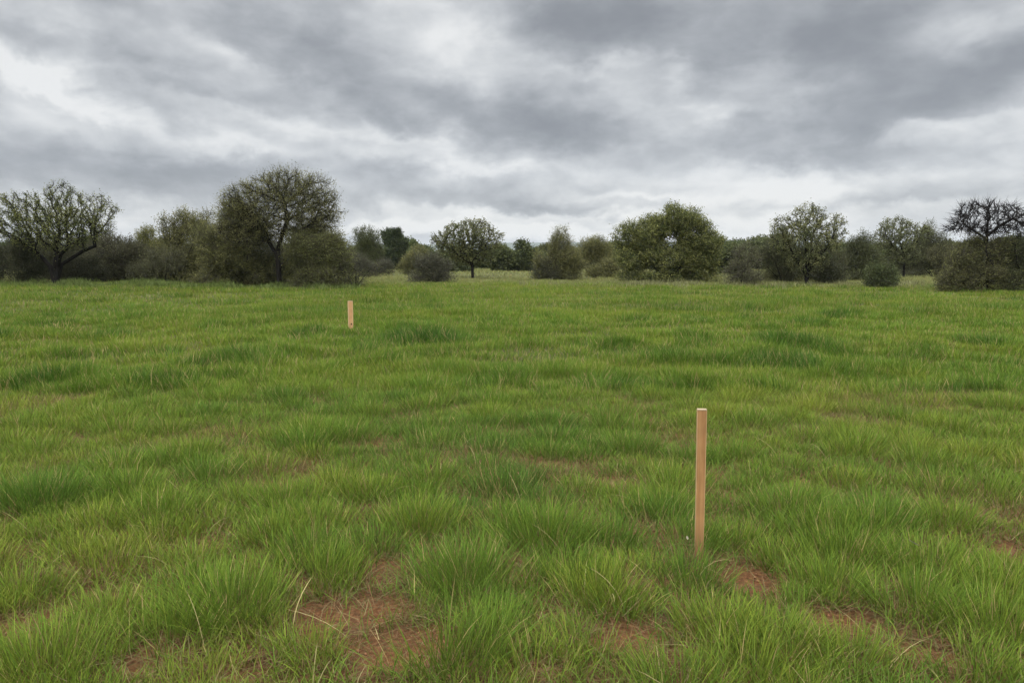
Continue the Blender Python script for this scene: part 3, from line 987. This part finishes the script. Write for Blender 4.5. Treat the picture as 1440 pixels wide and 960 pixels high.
# G
open_tree(1270, 392, [(1262, 322, 26, 16), (1285, 330, 26, 14), (1262, 342, 34, 14), (1240, 335, 12, 14), (1268, 362, 26, 14)],
          [[(1270, 392, 0), (1271, 375, 0), (1272, 362, 0)], [(1272, 364, 0), (1256, 345, .2)], [(1272, 362, 0), (1286, 345, -.2)], [(1272, 362, 0), (1268, 342, .3)]],
          'small rounded tree with faded sparse foliage standing behind the round bush', 15, n_attr=1600, kill=0.27, step=0.2, twigs=5, leaves=3.5,
          lsize=(0.08, 0.13), leafc=((0.10, 0.11, 0.05), (0.19, 0.2, 0.09)), tww=0.025, twl=(.2, .45), twigc=(.06, .055, .04), r0=0.012, rmax=.22, jitter=.18)
# I: bare tree at right
open_tree(1390, 408, [(1385, 296, 42, 18), (1420, 305, 34, 20), (1362, 310, 26, 16), (1440, 312, 26, 20), (1390, 318, 60, 10)],
          [[(1390, 408, 0), (1391, 380, 0), (1389, 350, 0), (1388, 328, 0), (1389, 310, 0)], [(1388, 330, 0), (1400, 316, -.3), (1416, 306, -.4)],
           [(1388, 334, 0), (1372, 320, .3), (1362, 312, .4)], [(1390, 372, 0), (1376, 364, -1.2), (1360, 361, -1.7)]],
          'leafless black-limbed tree spreading above the bushes at the right edge', 16, n_attr=3000, kill=0.24, step=0.16, twigs=4, leaves=0,
          tww=0.03, twl=(.25, .7), twigc=(.02, .017, .015), r0=0.0105, rmax=.30, jitter=.16)
# J: dark trunk at the right frame edge with low limbs
open_tree(1446, 408, [(1450, 345, 40, 18), (1480, 350, 40, 24), (1425, 362, 24, 14)],
          [[(1446, 408, 0), (1444, 385, 0), (1440, 365, 0)], [(1442, 385, 0), (1425, 372, -.4)], [(1442, 372, 0), (1462, 352, 0)]],
          'thick dark trunk with low limbs at the right edge of the view', 17, n_attr=1000, kill=0.34, step=0.2, twigs=6, leaves=2,
          lsize=(0.05, 0.09), leafc=OLIVE_D, tww=0.02, twl=(.2, .5), r0=0.016, rmax=.38)

# E: big dense oak-like tree
shrub(940, 396, [(905, 330, 36, 32), (940, 318, 34, 27), (980, 330, 34, 28), (895, 360, 30, 28), (940, 358, 50, 32), (985, 362, 28, 28), (1008, 342, 14, 12), (962, 310, 26, 16)],
      'big dense round-crowned dark green tree right of centre', 21, tree=True, n_attr=2600, kill=0.34, twigs=9, leaves=4, twl=(.2, .5),
      lsize=(0.07, 0.13), leafc=((0.06, 0.078, 0.026), (0.23, 0.235, 0.075)), rmax=.3, rt=.07, hollow=.3, leafspread=.15, fill=42)
# D: twin
shrub(787, 394, [(789, 328, 9, 13), (789, 342, 17, 20), (788, 354, 20, 20), (787, 368, 26, 24), (765, 374, 16, 18), (808, 370, 16, 20)],
      'slim pointed tree with fine grey-green crown, left of the big round tree', 22, tree=True, n_attr=1100, leaves=2.5, leafc=OLIVE, rmax=.2)
shrub(766, 394, [(764, 372, 16, 17), (772, 384, 22, 9)], 'low greyish twiggy bush at the foot of the slim pointed tree', 23, n_attr=450, leafc=GREY_D)
shrub(830, 388, [(830, 352, 22, 20), (815, 366, 14, 18), (848, 362, 16, 20)], 'olive bushy tree between the slim tree and the big round tree', 24,
      tree=True, n_attr=900, leafc=OLIVE, leaves=3.5)
shrub(856, 392, [(858, 378, 16, 12), (838, 384, 14, 7)], 'low pale olive bush just left of the big round tree', 25, n_attr=350, leafc=OLIVE)
shrub(735, 383, [(738, 355, 13, 15), (733, 370, 14, 12)], 'small dark far tree in the gap beyond the meadow, tallest of that row', 26, tree=True, n_attr=500,
      leafc=OLIVE_D, leaves=5, step=.4, kill=.6, infl=4, twl=(.4, .9), lsize=(.16, .28), tww=.04, fill=20)
far_dark = dict(n_attr=420, leafc=OLIVE_D, leaves=5, step=.45, kill=.7, infl=5, twl=(.4, 1.0), lsize=(.18, .32), tww=.05, tree=True, fill=18)
shrub(708, 383, [(708, 364, 20, 14)], 'low rounded dark far tree right of the airy centre tree', 27, **far_dark)
shrub(752, 383, [(756, 366, 13, 14)], 'rounded dark far tree beside the slim pointed tree', 28, **far_dark)
shrub(640, 384, [(640, 366, 22, 16)], 'dark far tree behind the airy centre tree', 29, **far_dark)
shrub(1025, 386, [(1030, 362, 22, 13), (1010, 368, 14, 12)], 'low far tree just right of the big round tree', 30, **far_dark)
# left part
shrub(552, 380, [(552, 338, 17, 17), (550, 360, 16, 18), (560, 350, 14, 18)], 'compact dark green tree standing alone left of the gap', 31, tree=True,
      n_attr=900, leafc=((.035, .05, .022), (.075, .095, .035)), leaves=5, step=.32, kill=.5, infl=3, twl=(.3, .7), lsize=(.12, .2), tww=.03)
shrub(512, 386, [(512, 340, 20, 18), (506, 362, 24, 22), (530, 358, 12, 18)], 'mid-sized olive tree between the tallest tree and the compact dark tree', 32,
      tree=True, n_attr=1000, leafc=((.06, .075, .03), (.12, .135, .05)), leaves=4, step=.28, kill=.44, infl=3)
shrub(515, 392, [(505, 374, 22, 16), (532, 378, 20, 12)], 'low dark grey thorny bush left of the gap', 33, n_attr=800, leafc=GREY_D, twigc=(.07, .06, .05), leaves=1.5, twigs=9)
shrub(585, 388, [(584, 364, 20, 18), (574, 372, 12, 12)], 'olive bush behind the round grey bush', 34, n_attr=600, leafc=OLIVE, step=.3, kill=.45, infl=3)
shrub(612, 397, [(604, 374, 26, 20), (622, 378, 20, 17), (590, 370, 14, 14)], 'round grey twiggy bush in the gap left of centre', 35, n_attr=1200,
      leafc=GREY_D, twigc=(.085, .075, .062), leaves=1.5, twigs=9)
shrub(500, 404, [(478, 362, 20, 26), (452, 350, 30, 30), (424, 354, 22, 28), (470, 385, 28, 18), (436, 385, 26, 18)], 'big drooping olive bush right of the tallest tree trunk', 36, n_attr=2400,
      leafc=((0.07, 0.075, 0.028), (0.17, 0.175, 0.06)), droop=.55, twigs=10, leaves=2.2, twl=(.3, .95), back=-1.0)
shrub(345, 403, [(330, 310, 30, 30), (350, 330, 34, 36), (310, 345, 34, 38), (360, 370, 30, 30), (325, 372, 44, 28)],
      'tall bushy olive tree leaning against the left side of the tallest tree', 37, tree=True, n_attr=2800,
      leafc=((0.085, 0.09, 0.034), (0.21, 0.205, 0.075)), droop=.35, twigs=9, leaves=2.3, twl=(.3, .85))
shrub(265, 401, [(248, 325, 24, 24), (280, 325, 26, 24), (262, 350, 40, 34), (262, 378, 46, 22)],
      'rounded olive tree left of the thicket around the tallest tree', 38, tree=True, n_attr=2400, leafc=OLIVE, twigs=9, leaves=3)
shrub(200, 394, [(202, 336, 18, 15), (196, 356, 24, 20), (212, 350, 14, 18)], 'yellow-green rounded tree set back behind the left bushes', 39, tree=True, n_attr=1000,
      leafc=((0.11, 0.12, 0.03), (0.21, 0.20, 0.055)), leaves=3, step=.26, kill=.42, infl=3)
shrub(172, 400, [(160, 362, 40, 24), (190, 370, 34, 22), (140, 372, 30, 20)], 'wide dusky brown-green bush right of the far left tree', 40, n_attr=1900,
      leafc=((.06, .06, .032), (.115, .115, .055)), twigc=(.07, .06, .045), leaves=2, twigs=10)
shrub(112, 402, [(108, 376, 30, 20), (126, 384, 24, 14)], 'low dark bush at the right foot of the far left tree', 41, n_attr=800, leafc=((.04, .042, .024), (.08, .082, .042)), leaves=2, twigs=9)
shrub(28, 403, [(20, 365, 34, 30), (48, 378, 26, 20), (-14, 368, 26, 30)], 'dark bush at the left edge below the far left tree', 42, n_attr=1500,
      leafc=((.045, .05, .026), (.09, .095, .045)), leaves=2.5, twigs=9)
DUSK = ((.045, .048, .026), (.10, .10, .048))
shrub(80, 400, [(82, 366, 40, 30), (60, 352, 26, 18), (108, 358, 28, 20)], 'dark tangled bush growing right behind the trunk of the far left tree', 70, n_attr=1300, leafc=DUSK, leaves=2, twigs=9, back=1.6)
shrub(400, 401, [(398, 366, 32, 30), (380, 380, 26, 22), (420, 380, 26, 22)], 'dark bush directly behind the trunk of the tallest tree', 72, n_attr=1300, leafc=DUSK, leaves=2, back=1.4)
shrub(440, 403, [(432, 332, 34, 28), (460, 344, 30, 24), (420, 360, 24, 24)], 'upper olive bush rising behind the drooping one, right of the tallest tree', 73, n_attr=1500, leafc=OLIVE, droop=.3, twigs=10, leaves=2.5, back=1.2)
shrub(232, 402, [(228, 376, 34, 22), (210, 384, 26, 14)], 'low fuzzy grey-green bush below the yellow-green tree', 74, n_attr=900, leafc=((.07, .072, .04), (.14, .14, .065)), leaves=2)
shrub(140, 398, [(136, 348, 30, 22), (116, 352, 24, 20)], 'brownish bushy growth behind the far left tree, filling its right side', 75, n_attr=1200, leafc=DUSK, leaves=2, back=2.5)
shrub(1155, 396, [(1152, 366, 32, 24), (1122, 370, 24, 22)], 'dark bush right behind the trunk of the forked tree', 76, n_attr=1100, leafc=DUSK, leaves=2.5, back=1.8)
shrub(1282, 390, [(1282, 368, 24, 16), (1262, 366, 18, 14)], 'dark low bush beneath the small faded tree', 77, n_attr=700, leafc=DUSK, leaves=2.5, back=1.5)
shrub(1348, 400, [(1340, 362, 28, 26), (1330, 380, 22, 14)], 'brownish olive bush left of the wide drooping bush', 78, n_attr=1200, leafc=((.07, .07, .036), (.15, .145, .065)), leaves=2.5)
# right part
shrub(1048, 400, [(1048, 366, 20, 22), (1044, 382, 24, 15)], 'upright twiggy grey-olive bush between the big round tree and the forked tree', 44, n_attr=1000,
      leafc=((.09, .09, .05), (.15, .15, .075)), twigc=(.09, .08, .06), leaves=1.5, twigs=9)
shrub(1100, 396, [(1090, 350, 24, 24), (1108, 362, 26, 24), (1076, 362, 14, 16)], 'dark leafy bush pressed against the left of the forked tree', 45, n_attr=1500,
      leafc=((.05, .055, .028), (.115, .12, .055)), leaves=3)
shrub(1085, 394, [(1085, 388, 24, 7), (1108, 390, 18, 6)], 'low pale yellow-green weedy bush at the foot of the dark leafy bush', 46, n_attr=220,
      leafc=((.14, .15, .06), (.2, .2, .09)), twigc=(.16, .15, .08), leaves=2, back=-3)
shrub(1170, 398, [(1164, 376, 18, 20), (1182, 384, 16, 13)], 'dark low bush at the right foot of the forked tree', 47, n_attr=800, leafc=((.045, .05, .026), (.09, .095, .045)))
shrub(1208, 394, [(1208, 345, 22, 20), (1200, 366, 28, 24), (1224, 362, 18, 20)], 'rounded dark green tree right of the forked tree', 48, tree=True, n_attr=1500,
      leafc=((.055, .065, .03), (.12, .13, .055)), leaves=3)
shrub(1243, 404, [(1242, 384, 22, 17), (1246, 390, 22, 12)], 'small round green bush standing out front on the right', 49, n_attr=800,
      leafc=((.055, .075, .03), (.12, .14, .055)), leaves=3)
shrub(1312, 390, [(1308, 340, 22, 22), (1322, 350, 20, 20), (1300, 362, 24, 18), (1325, 370, 20, 16)], 'olive bushy tree between the small faded tree and the bare tree', 50, tree=True,
      n_attr=1300, leafc=((.06, .065, .035), (.13, .135, .06)), leaves=2.5, step=.26, kill=.42, infl=3)
shrub(1375, 408, [(1372, 346, 22, 15), (1352, 364, 26, 20), (1392, 358, 26, 22), (1344, 386, 28, 14), (1388, 384, 30, 18), (1408, 340, 18, 12)], 'wide drooping olive bush under the bare tree', 51, n_attr=2400,
      leafc=((.075, .078, .032), (.18, .175, .07)), droop=.4, twigs=10, leaves=2.5, twigc=(.075, .068, .05))
shrub(1425, 408, [(1432, 350, 24, 22), (1420, 384, 26, 18), (1455, 372, 26, 28), (1448, 335, 18, 14)], 'dark olive bush around the thick trunk at the right edge', 52, n_attr=1800,
      leafc=((.05, .058, .026), (.11, .12, .05)), droop=.3, twigs=10, leaves=2.5)

# rows of far trees closing the view behind, built once in two kinds and copied
proto = []
for s in (61, 62, 63):
    proto.append(make_plant('tree', (0, 0, 0), 'x', 'tree', 'far trees closing the view behind the meadow', stem_fan(4, 1.2, .6, s),
                            [(0, 0, 2.4, 3.2, 2.8, 2.0), (1.8, 0, 1.8, 2.2, 2.2, 1.7), (-2.0, .3, 1.6, 2.1, 2.0, 1.5), (.4, 0, 3.6, 1.8, 1.8, 1.2)],
                            n_attr=420, step=.45, kill=.7, infl=5, twl=(.4, 1.0), lsize=(.18, .34), tww=.05, leaves=5, twigs=8,
                            leafc=((.06, .075, .03), (.13, .145, .06)), rmax=.25, rt=.1, seed=s, fill=18))
far_list = [(20, 112, 1.3), (70, 120, 1.2), (130, 110, 1.2), (190, 118, 1.2), (235, 115, 1.3), (300, 120, 1.3), (470, 112, 1.15), (515, 120, 1.2), (572, 128, 1.15),
            (596, 118, .95), (622, 124, .95), (655, 130, 1.0), (682, 126, 1.0), (700, 132, .95), (722, 138, 1.0), (745, 134, .95), (768, 128, 1.05), (806, 122, 1.0),
            (838, 118, 1.0), (862, 112, 1.05), (905, 115, 1.2), (990, 112, 1.1), (1014, 124, 1.05), (1036, 118, 1.05), (1064, 112, 1.1), (1090, 118, 1.2), (1180, 112, 1.1),
            (1222, 108, 1.05), (1244, 112, 1.05), (1290, 108, 1.1), (1330, 112, 1.15), (1370, 115, 1.3), (1420, 112, 1.3)]
WHERE = []
for i, (px, Y, s) in enumerate(far_list):
    src = proto[i % 3]
    if i < 3:
        o = src
    else:
        o = src.copy(); C.objects.link(o)
        for ch in src.children:
            c = ch.copy(); C.objects.link(c); c.parent = o
    b = at_depth(px, 380, Y)
    o.location = (b[0], Y, float(ground_h(b[0], Y)) - 0.1)
    sc = s * 0.78 * (0.9 + 0.2 * random.random())
    o.scale = (sc, sc, sc * random.uniform(.9, 1.1))
    o.rotation_euler = (0, 0, random.random() * 6.28)
    o['label'] = 'dark green far tree, one of a low row closing the view behind the meadow trees'
    g_ = random.uniform(.8, 1.15)
    for c in o.children:
        c.color = (g_ * random.uniform(.9, 1.1), g_, g_ * random.uniform(.85, 1.05), 1)

# weeds along the foot of the thickets
U = Acc()
n = 26000
pxs = np.concatenate([rng.uniform(-60, 505, 15000), rng.uniform(730, 1440, 11000)])
dpt = np.where(pxs < 520, rng.normal(41.0, 1.3, n), rng.normal(48.5, 2.2, n))
x = (pxs - 720) / F * dpt; y = dpt
hn = smooth(.3, .8, vnoise(x, y, 1.3, 91)) * (1 - smooth(1280, 1330, pxs) * (pxs < 1345))
L_ = (0.12 + 0.42 * hn) * rng.uniform(.5, 1.1, n)
lf = pxs < 520
c0 = np.where(lf[:, None], np.array([[0.115, 0.15, 0.04]]), np.array([[0.20, 0.20, 0.09]]))
c0 = c0 * rng.uniform(.6, 1.3, n)[:, None]
V_, f_, c_ = blades(x, y, L_, rng.random(n) * 6.283, np.abs(rng.normal(.25, .25, n)), rng.uniform(.1, 1.0, n), rng.uniform(.02, .04, n), c0 * .9, c0 * 1.1, 2)
U.add(V_, f_, c_)
ug = U.build('undergrowth', M_GRASS)
tag(ug, 'rank weeds and tall grass fringing the foot of the thickets', 'undergrowth', kind='stuff')

# ------------------------------------------------------------------ hills
def hills():
    n = 500; rows = 14
    xs = np.linspace(-7500, 7500, n)
    vs = []
    for j in range(rows):
        f = j / (rows - 1)
        y = 3600 + 2400 * f + (vnoise(xs, xs * 0, 700, 5) - .5) * 400
        prof = 112 + 60 * (fbm(xs, xs * 0 + 3, 1900, 31, 5) - 0.5) * 2 * 0.7
        prof = np.maximum(prof, 8)
        z = prof * math.sin(math.pi * min(1, f * 0.98 + .01)) ** 0.8 + (fbm(xs, y * 0 + f * 900, 260, 33, 3) - .5) * 22 * math.sin(math.pi * f)
        if j in (0, rows - 1): z = z * 0 - 5
        vs.append(np.stack([xs, y, z], 1))
    V_ = np.concatenate(vs)
    ii_ = np.arange(n * rows).reshape(rows, n)
    q = np.stack([ii_[:-1, :-1], ii_[:-1, 1:], ii_[1:, 1:], ii_[1:, :-1]], -1).reshape(-1, 4)
    o = build_mesh('hills', V_, [q], hill_mat(), smooth_sh=True)
    tag(o, kind='structure')


hills()

# ------------------------------------------------------------------ haze
HAZE = 0.00009
if HAZE:
    bm = bmesh.new(); bmesh.ops.create_cube(bm, size=1)
    for v in bm.verts:
        v.co = Vector((v.co.x * 19000, v.co.y * 19000, 74.0 + v.co.z * 170))
    me = bpy.data.meshes.new('haze'); bm.to_mesh(me); bm.free()
    m, nt, out = new_mat('haze_air')
    pv = nt.nodes.new('ShaderNodeVolumePrincipled')
    pv.inputs['Color'].default_value = (0.80, 0.88, 1.0, 1)
    pv.inputs['Density'].default_value = HAZE
    nt.links.new(pv.outputs[0], out.inputs['Volume'])
    me.materials.append(m)
    hz = bpy.data.objects.new('haze', me); C.objects.link(hz)
    tag(hz, 'thin bluish air that fades the far hills', 'haze', kind='stuff')

# ------------------------------------------------------------------ sky and light
SUN_EL, SUN_AZ = 52.0, 200.0           # degrees; azimuth clockwise from +Y
sc_ = bpy.context.scene
w = bpy.data.worlds.new('World'); sc_.world = w; w.use_nodes = True
nt = w.node_tree; nt.nodes.clear(); N = nt.nodes; L = nt.links
out = N.new('ShaderNodeOutputWorld'); bg = N.new('ShaderNodeBackground'); bg.inputs['Strength'].default_value = 0.1
L.new(bg.outputs[0], out.inputs['Surface'])
sky = N.new('ShaderNodeTexSky'); sky.sky_type = 'NISHITA'; sky.sun_disc = False
sky.sun_elevation = math.radians(SUN_EL); sky.sun_rotation = math.radians(SUN_AZ)
tc = N.new('ShaderNodeTexCoord')
sep = N.new('ShaderNodeSeparateXYZ'); L.new(tc.outputs['Generated'], sep.inputs[0])


def M(op, a, b=None, c=None, clamp=False):
    n = N.new('ShaderNodeMath'); n.operation = op; n.use_clamp = clamp
    for i, v in enumerate((a, b, c)):
        if v is None: continue
        if isinstance(v, (int, float)): n.inputs[i].default_value = v
        else: L.new(v, n.inputs[i])
    return n.outputs[0]


z = M('MAXIMUM', sep.outputs['Z'], 0.0)
den = M('ADD', z, 0.11)
u = M('DIVIDE', sep.outputs['X'], den); v = M('DIVIDE', sep.outputs['Y'], den)
cp = N.new('ShaderNodeCombineXYZ'); L.new(u, cp.inputs[0]); L.new(v, cp.inputs[1])


def noise(vec, scale, detail, rough=0.55, dist=0.0, off=(0, 0, 0), sc=(1, 1, 1)):
    mp = N.new('ShaderNodeMapping'); mp.inputs['Location'].default_value = off; mp.inputs['Scale'].default_value = sc
    L.new(vec, mp.inputs[0])
    n = N.new('ShaderNodeTexNoise'); n.inputs['Scale'].default_value = scale; n.inputs['Detail'].default_value = detail
    n.inputs['Roughness'].default_value = rough; n.inputs['Distortion'].default_value = dist
    L.new(mp.outputs[0], n.inputs['Vector'])
    return n


nA = noise(cp.outputs[0], 1.1, 4, 0.5, 0.3, (3.1, 1.7, 0.3), (0.75, 1.0, 1))
nB = noise(tc.outputs['Generated'], 17.0, 6, 0.55, 0.3, (7.3, 2.9, 1.3), (1, 1, 2.2))
# angular coordinates with a soft warp
az = M('ARCTAN2', sep.outputs['X'], sep.outputs['Y'])
el = M('ARCSINE', sep.outputs['Z'])
nW = noise(tc.outputs['Generated'], 5.0, 4, 0.55, 0.0, (0, 0, 0), (1, 1, 2.6))
sw = N.new('ShaderNodeSeparateColor'); L.new(nW.outputs['Color'], sw.inputs[0])
azw = M('MULTIPLY_ADD', M('SUBTRACT', sw.outputs[0], 0.5), 0.10, az)
elw = M('MULTIPLY_ADD', M('SUBTRACT', sw.outputs[1], 0.5), 0.045, el)
nW2 = noise(tc.outputs['Generated'], 13.0, 5, 0.55, 0.2, (4, 2, 1), (1, 1, 1.5))
sw2 = N.new('ShaderNodeSeparateColor'); L.new(nW2.outputs['Color'], sw2.inputs[0])
azw = M('MULTIPLY_ADD', M('SUBTRACT', sw2.outputs[0], 0.5), 0.15, azw)
elw = M('MULTIPLY_ADD', M('SUBTRACT', sw2.outputs[1], 0.5), 0.075, elw)
q = N.new('ShaderNodeCombineXYZ'); L.new(azw, q.inputs[0]); L.new(elw, q.inputs[1]); q.inputs[2].default_value = 1.0

# banks of cloud: bearing/elevation read off the photograph; px, py, half-length, half-height, tilt deg, brightness
BANKS = [(1080, 40, 330, 60, -2, -.72), (830, 30, 120, 60, 5, -.45), (1330, 120, 240, 44, 14, -.50), (1120, 165, 110, 26, 0, -.18), (745, 178, 150, 30, -12, -.62),
         (560, 150, 130, 22, -14, -.22), (300, 50, 220, 34, -12, -.45), (470, 75, 110, 40, -18, -.35), (60, 55, 110, 22, -5, -.35), (230, 110, 200, 14, -12, -.30),
         (90, 240, 230, 22, -3, -.52), (330, 235, 190, 18, 0, -.25), (620, 272, 220, 16, -3, -.35), (960, 195, 180, 20, -4, -.30), (1230, 215, 200, 16, 2, -.20),
         (860, 262, 90, 9, 0, -.22), (1060, 262, 110, 8, 0, -.22), (760, 285, 90, 8, 0, -.25), (1420, 190, 60, 20, 8, -.2), (30, 200, 80, 12, 0, -.15),
         (1240, 285, 90, 6, 0, -.22), (1000, 315, 120, 6, 0, -.15), (560, 335, 60, 6, 0, -.30), (190, 325, 60, 10, 0, -.2), (1400, 265, 60, 12, 0, -.25),
         (55, 108, 75, 12, -10, .60), (150, 150, 150, 12, -16, .50), (300, 78, 90, 12, -14, .40), (0, 20, 120, 24, -4, .25), (400, 170, 130, 10, -10, .28),
         (655, 45, 55, 28, 10, .38), (640, 100, 60, 34, 0, .22), (280, 205, 220, 10, -3, .20), (560, 205, 110, 13, -8, .38), (530, 185, 60, 10, -14, .3),
         (650, 232, 150, 9, -3, .35), (850, 95, 90, 10, 4, .38), (948, 100, 26, 14, 20, .4), (1080, 118, 80, 22, -5, .30), (1010, 150, 60, 12, -8, .38),
         (1320, 175, 130, 12, 12, .50), (1400, 35, 90, 20, 16, .42), (1390, 190, 120, 12, 4, .35), (1060, 245, 150, 12, 2, .35), (1130, 262, 130, 14, 0, .75),
         (920, 268, 110, 7, 0, .45), (740, 300, 260, 7, 0, .45), (650, 318, 250, 10, 0, .70), (900, 330, 200, 10, 0, .40), (1230, 300, 160, 12, 0, .40),
         (720, 334, 1200, 14, 0, .34), (160, 300, 130, 12, -3, .38), (240, 285, 60, 8, 0, .2), (1080, 310, 100, 10, 0, .35), (450, 320, 80, 12, 0, .25), (860, 215, 60, 12, 0, .16)]
# where the warp is centred it adds nothing on average
acc = None
for (px, py, rx, ry, tilt, amp) in BANKS:
    d = ray(px, py); d = d / np.linalg.norm(d)
    a0 = math.atan2(d[0], d[1]); e0 = math.asin(d[2])
    d1 = ray(px + 1, py); a1 = math.atan2(d1[0], d1[1]); pxr = a1 - a0
    sx, sy = rx * pxr, ry / F * 1.0
    t = math.radians(tilt); ct, st = math.cos(t), math.sin(t)
    A_ = (ct / sx, st / sx); B_ = (-st / sy, ct / sy)
    v1 = N.new('ShaderNodeVectorMath'); v1.operation = 'DOT_PRODUCT'; L.new(q.outputs[0], v1.inputs[0])
    v1.inputs[1].default_value = (A_[0], A_[1], -(A_[0] * a0 + A_[1] * e0))
    v2 = N.new('ShaderNodeVectorMath'); v2.operation = 'DOT_PRODUCT'; L.new(q.outputs[0], v2.inputs[0])
    v2.inputs[1].default_value = (B_[0], B_[1], -(B_[0] * a0 + B_[1] * e0))
    s1 = M('MULTIPLY', v1.outputs['Value'], v1.outputs['Value'])
    s2 = M('MULTIPLY_ADD', v2.outputs['Value'], v2.outputs['Value'], s1)
    g = M('POWER', 0.42, s2)
    acc = M('MULTIPLY', g, amp) if acc is None else M('MULTIPLY_ADD', g, amp, acc)

lum = M('MULTIPLY_ADD', acc, 0.60, 0.64)
lum = M('MULTIPLY_ADD', M('SUBTRACT', nA.outputs['Fac'], 0.5), 0.14, lum)
lum = M('MULTIPLY_ADD', M('SUBTRACT', nB.outputs['Fac'], 0.5), 0.42, lum)
nC = noise(tc.outputs['Generated'], 7.0, 7, 0.50, 0.2, (2.2, 0.7, 5.3), (1, 1, 1.9))
sC = N.new('ShaderNodeMapRange'); sC.interpolation_type = 'SMOOTHSTEP'; sC.inputs[1].default_value = 0.30; sC.inputs[2].default_value = 0.70
L.new(nC.outputs['Fac'], sC.inputs[0])
lum = M('MULTIPLY_ADD', M('SUBTRACT', sC.outputs[0], 0.5), 0.33, lum)
cr = N.new('ShaderNodeValToRGB'); cr.color_ramp.interpolation = 'B_SPLINE'
e = cr.color_ramp.elements
e[0].position = 0.0; e[0].color = (0.25, 0.265, 0.287, 1)
e[1].position = 1.0; e[1].color = (0.90, 0.905, 0.90, 1)
for p_, c_ in ((0.25, (0.315, 0.332, 0.357)), (0.5, (0.455, 0.475, 0.50)), (0.75, (0.66, 0.68, 0.695))):
    x = cr.color_ramp.elements.new(p_); x.color = (*c_, 1)
L.new(lum, cr.inputs[0])
# overcast is brightest overhead; boosted beyond that, out of view, to light the field
ov = N.new('ShaderNodeMapRange'); ov.interpolation_type = 'SMOOTHSTEP'
ov.inputs[1].default_value = 0.36; ov.inputs[2].default_value = 0.75; ov.inputs[3].default_value = 10.0; ov.inputs[4].default_value = 52.0
L.new(sep.outputs['Z'], ov.inputs[0])
wr = N.new('ShaderNodeMapRange'); wr.inputs[1].default_value = 0.0; wr.inputs[2].default_value = 0.11; L.new(sep.outputs['Z'], wr.inputs[0])
wc = N.new('ShaderNodeMix'); wc.data_type = 'RGBA'; wc.inputs[6].default_value = (1.06, 1.03, 0.965, 1); wc.inputs[7].default_value = (1, 1, 1, 1); L.new(wr.outputs[0], wc.inputs[0])
wm = N.new('ShaderNodeMix'); wm.data_type = 'RGBA'; wm.blend_type = 'MULTIPLY'; wm.inputs[0].default_value = 1; L.new(cr.outputs[0], wm.inputs[6]); L.new(wc.outputs[2], wm.inputs[7])
vm = N.new('ShaderNodeVectorMath'); vm.operation = 'SCALE'
L.new(wm.outputs[2], vm.inputs[0]); L.new(ov.outputs[0], vm.inputs['Scale'])
mx = N.new('ShaderNodeMix'); mx.data_type = 'RGBA'; mx.inputs[0].default_value = 0.95
L.new(sky.outputs[0], mx.inputs[6]); L.new(vm.outputs[0], mx.inputs[7])
L.new(mx.outputs[2], bg.inputs['Color'])

sd = bpy.data.lights.new('sun', 'SUN'); sd.energy = 1.5; sd.angle = math.radians(14); sd.color = (1.0, 0.965, 0.91)
so = bpy.data.objects.new('sun', sd); C.objects.link(so)
el_, az_ = math.radians(SUN_EL), math.radians(SUN_AZ)
dirv = Vector((math.sin(az_) * math.cos(el_), math.cos(az_) * math.cos(el_), math.sin(el_)))
so.rotation_euler = dirv.to_track_quat('Z', 'Y').to_euler()
so.location = (0, 0, 50)

sc_.view_settings.view_transform = 'Standard'
sc_.view_settings.look = 'None'
sc_.view_settings.exposure = 0.0
sc_.view_settings.gamma = 1.0
sc_.view_settings.use_curve_mapping = False
sc_.render.engine = 'CYCLES'
cy = sc_.cycles
cy.max_bounces = 6; cy.diffuse_bounces = 3; cy.glossy_bounces = 2; cy.transmission_bounces = 4; cy.transparent_max_bounces = 6
cy.volume_bounces = 0
cy.use_denoising = True
cy.denoiser = 'OPENIMAGEDENOISE'
cy.denoising_input_passes = 'RGB_ALBEDO_NORMAL'
tot = sum(len(o.data.polygons) for o in C.objects if o.type == 'MESH')
print('polys', tot)
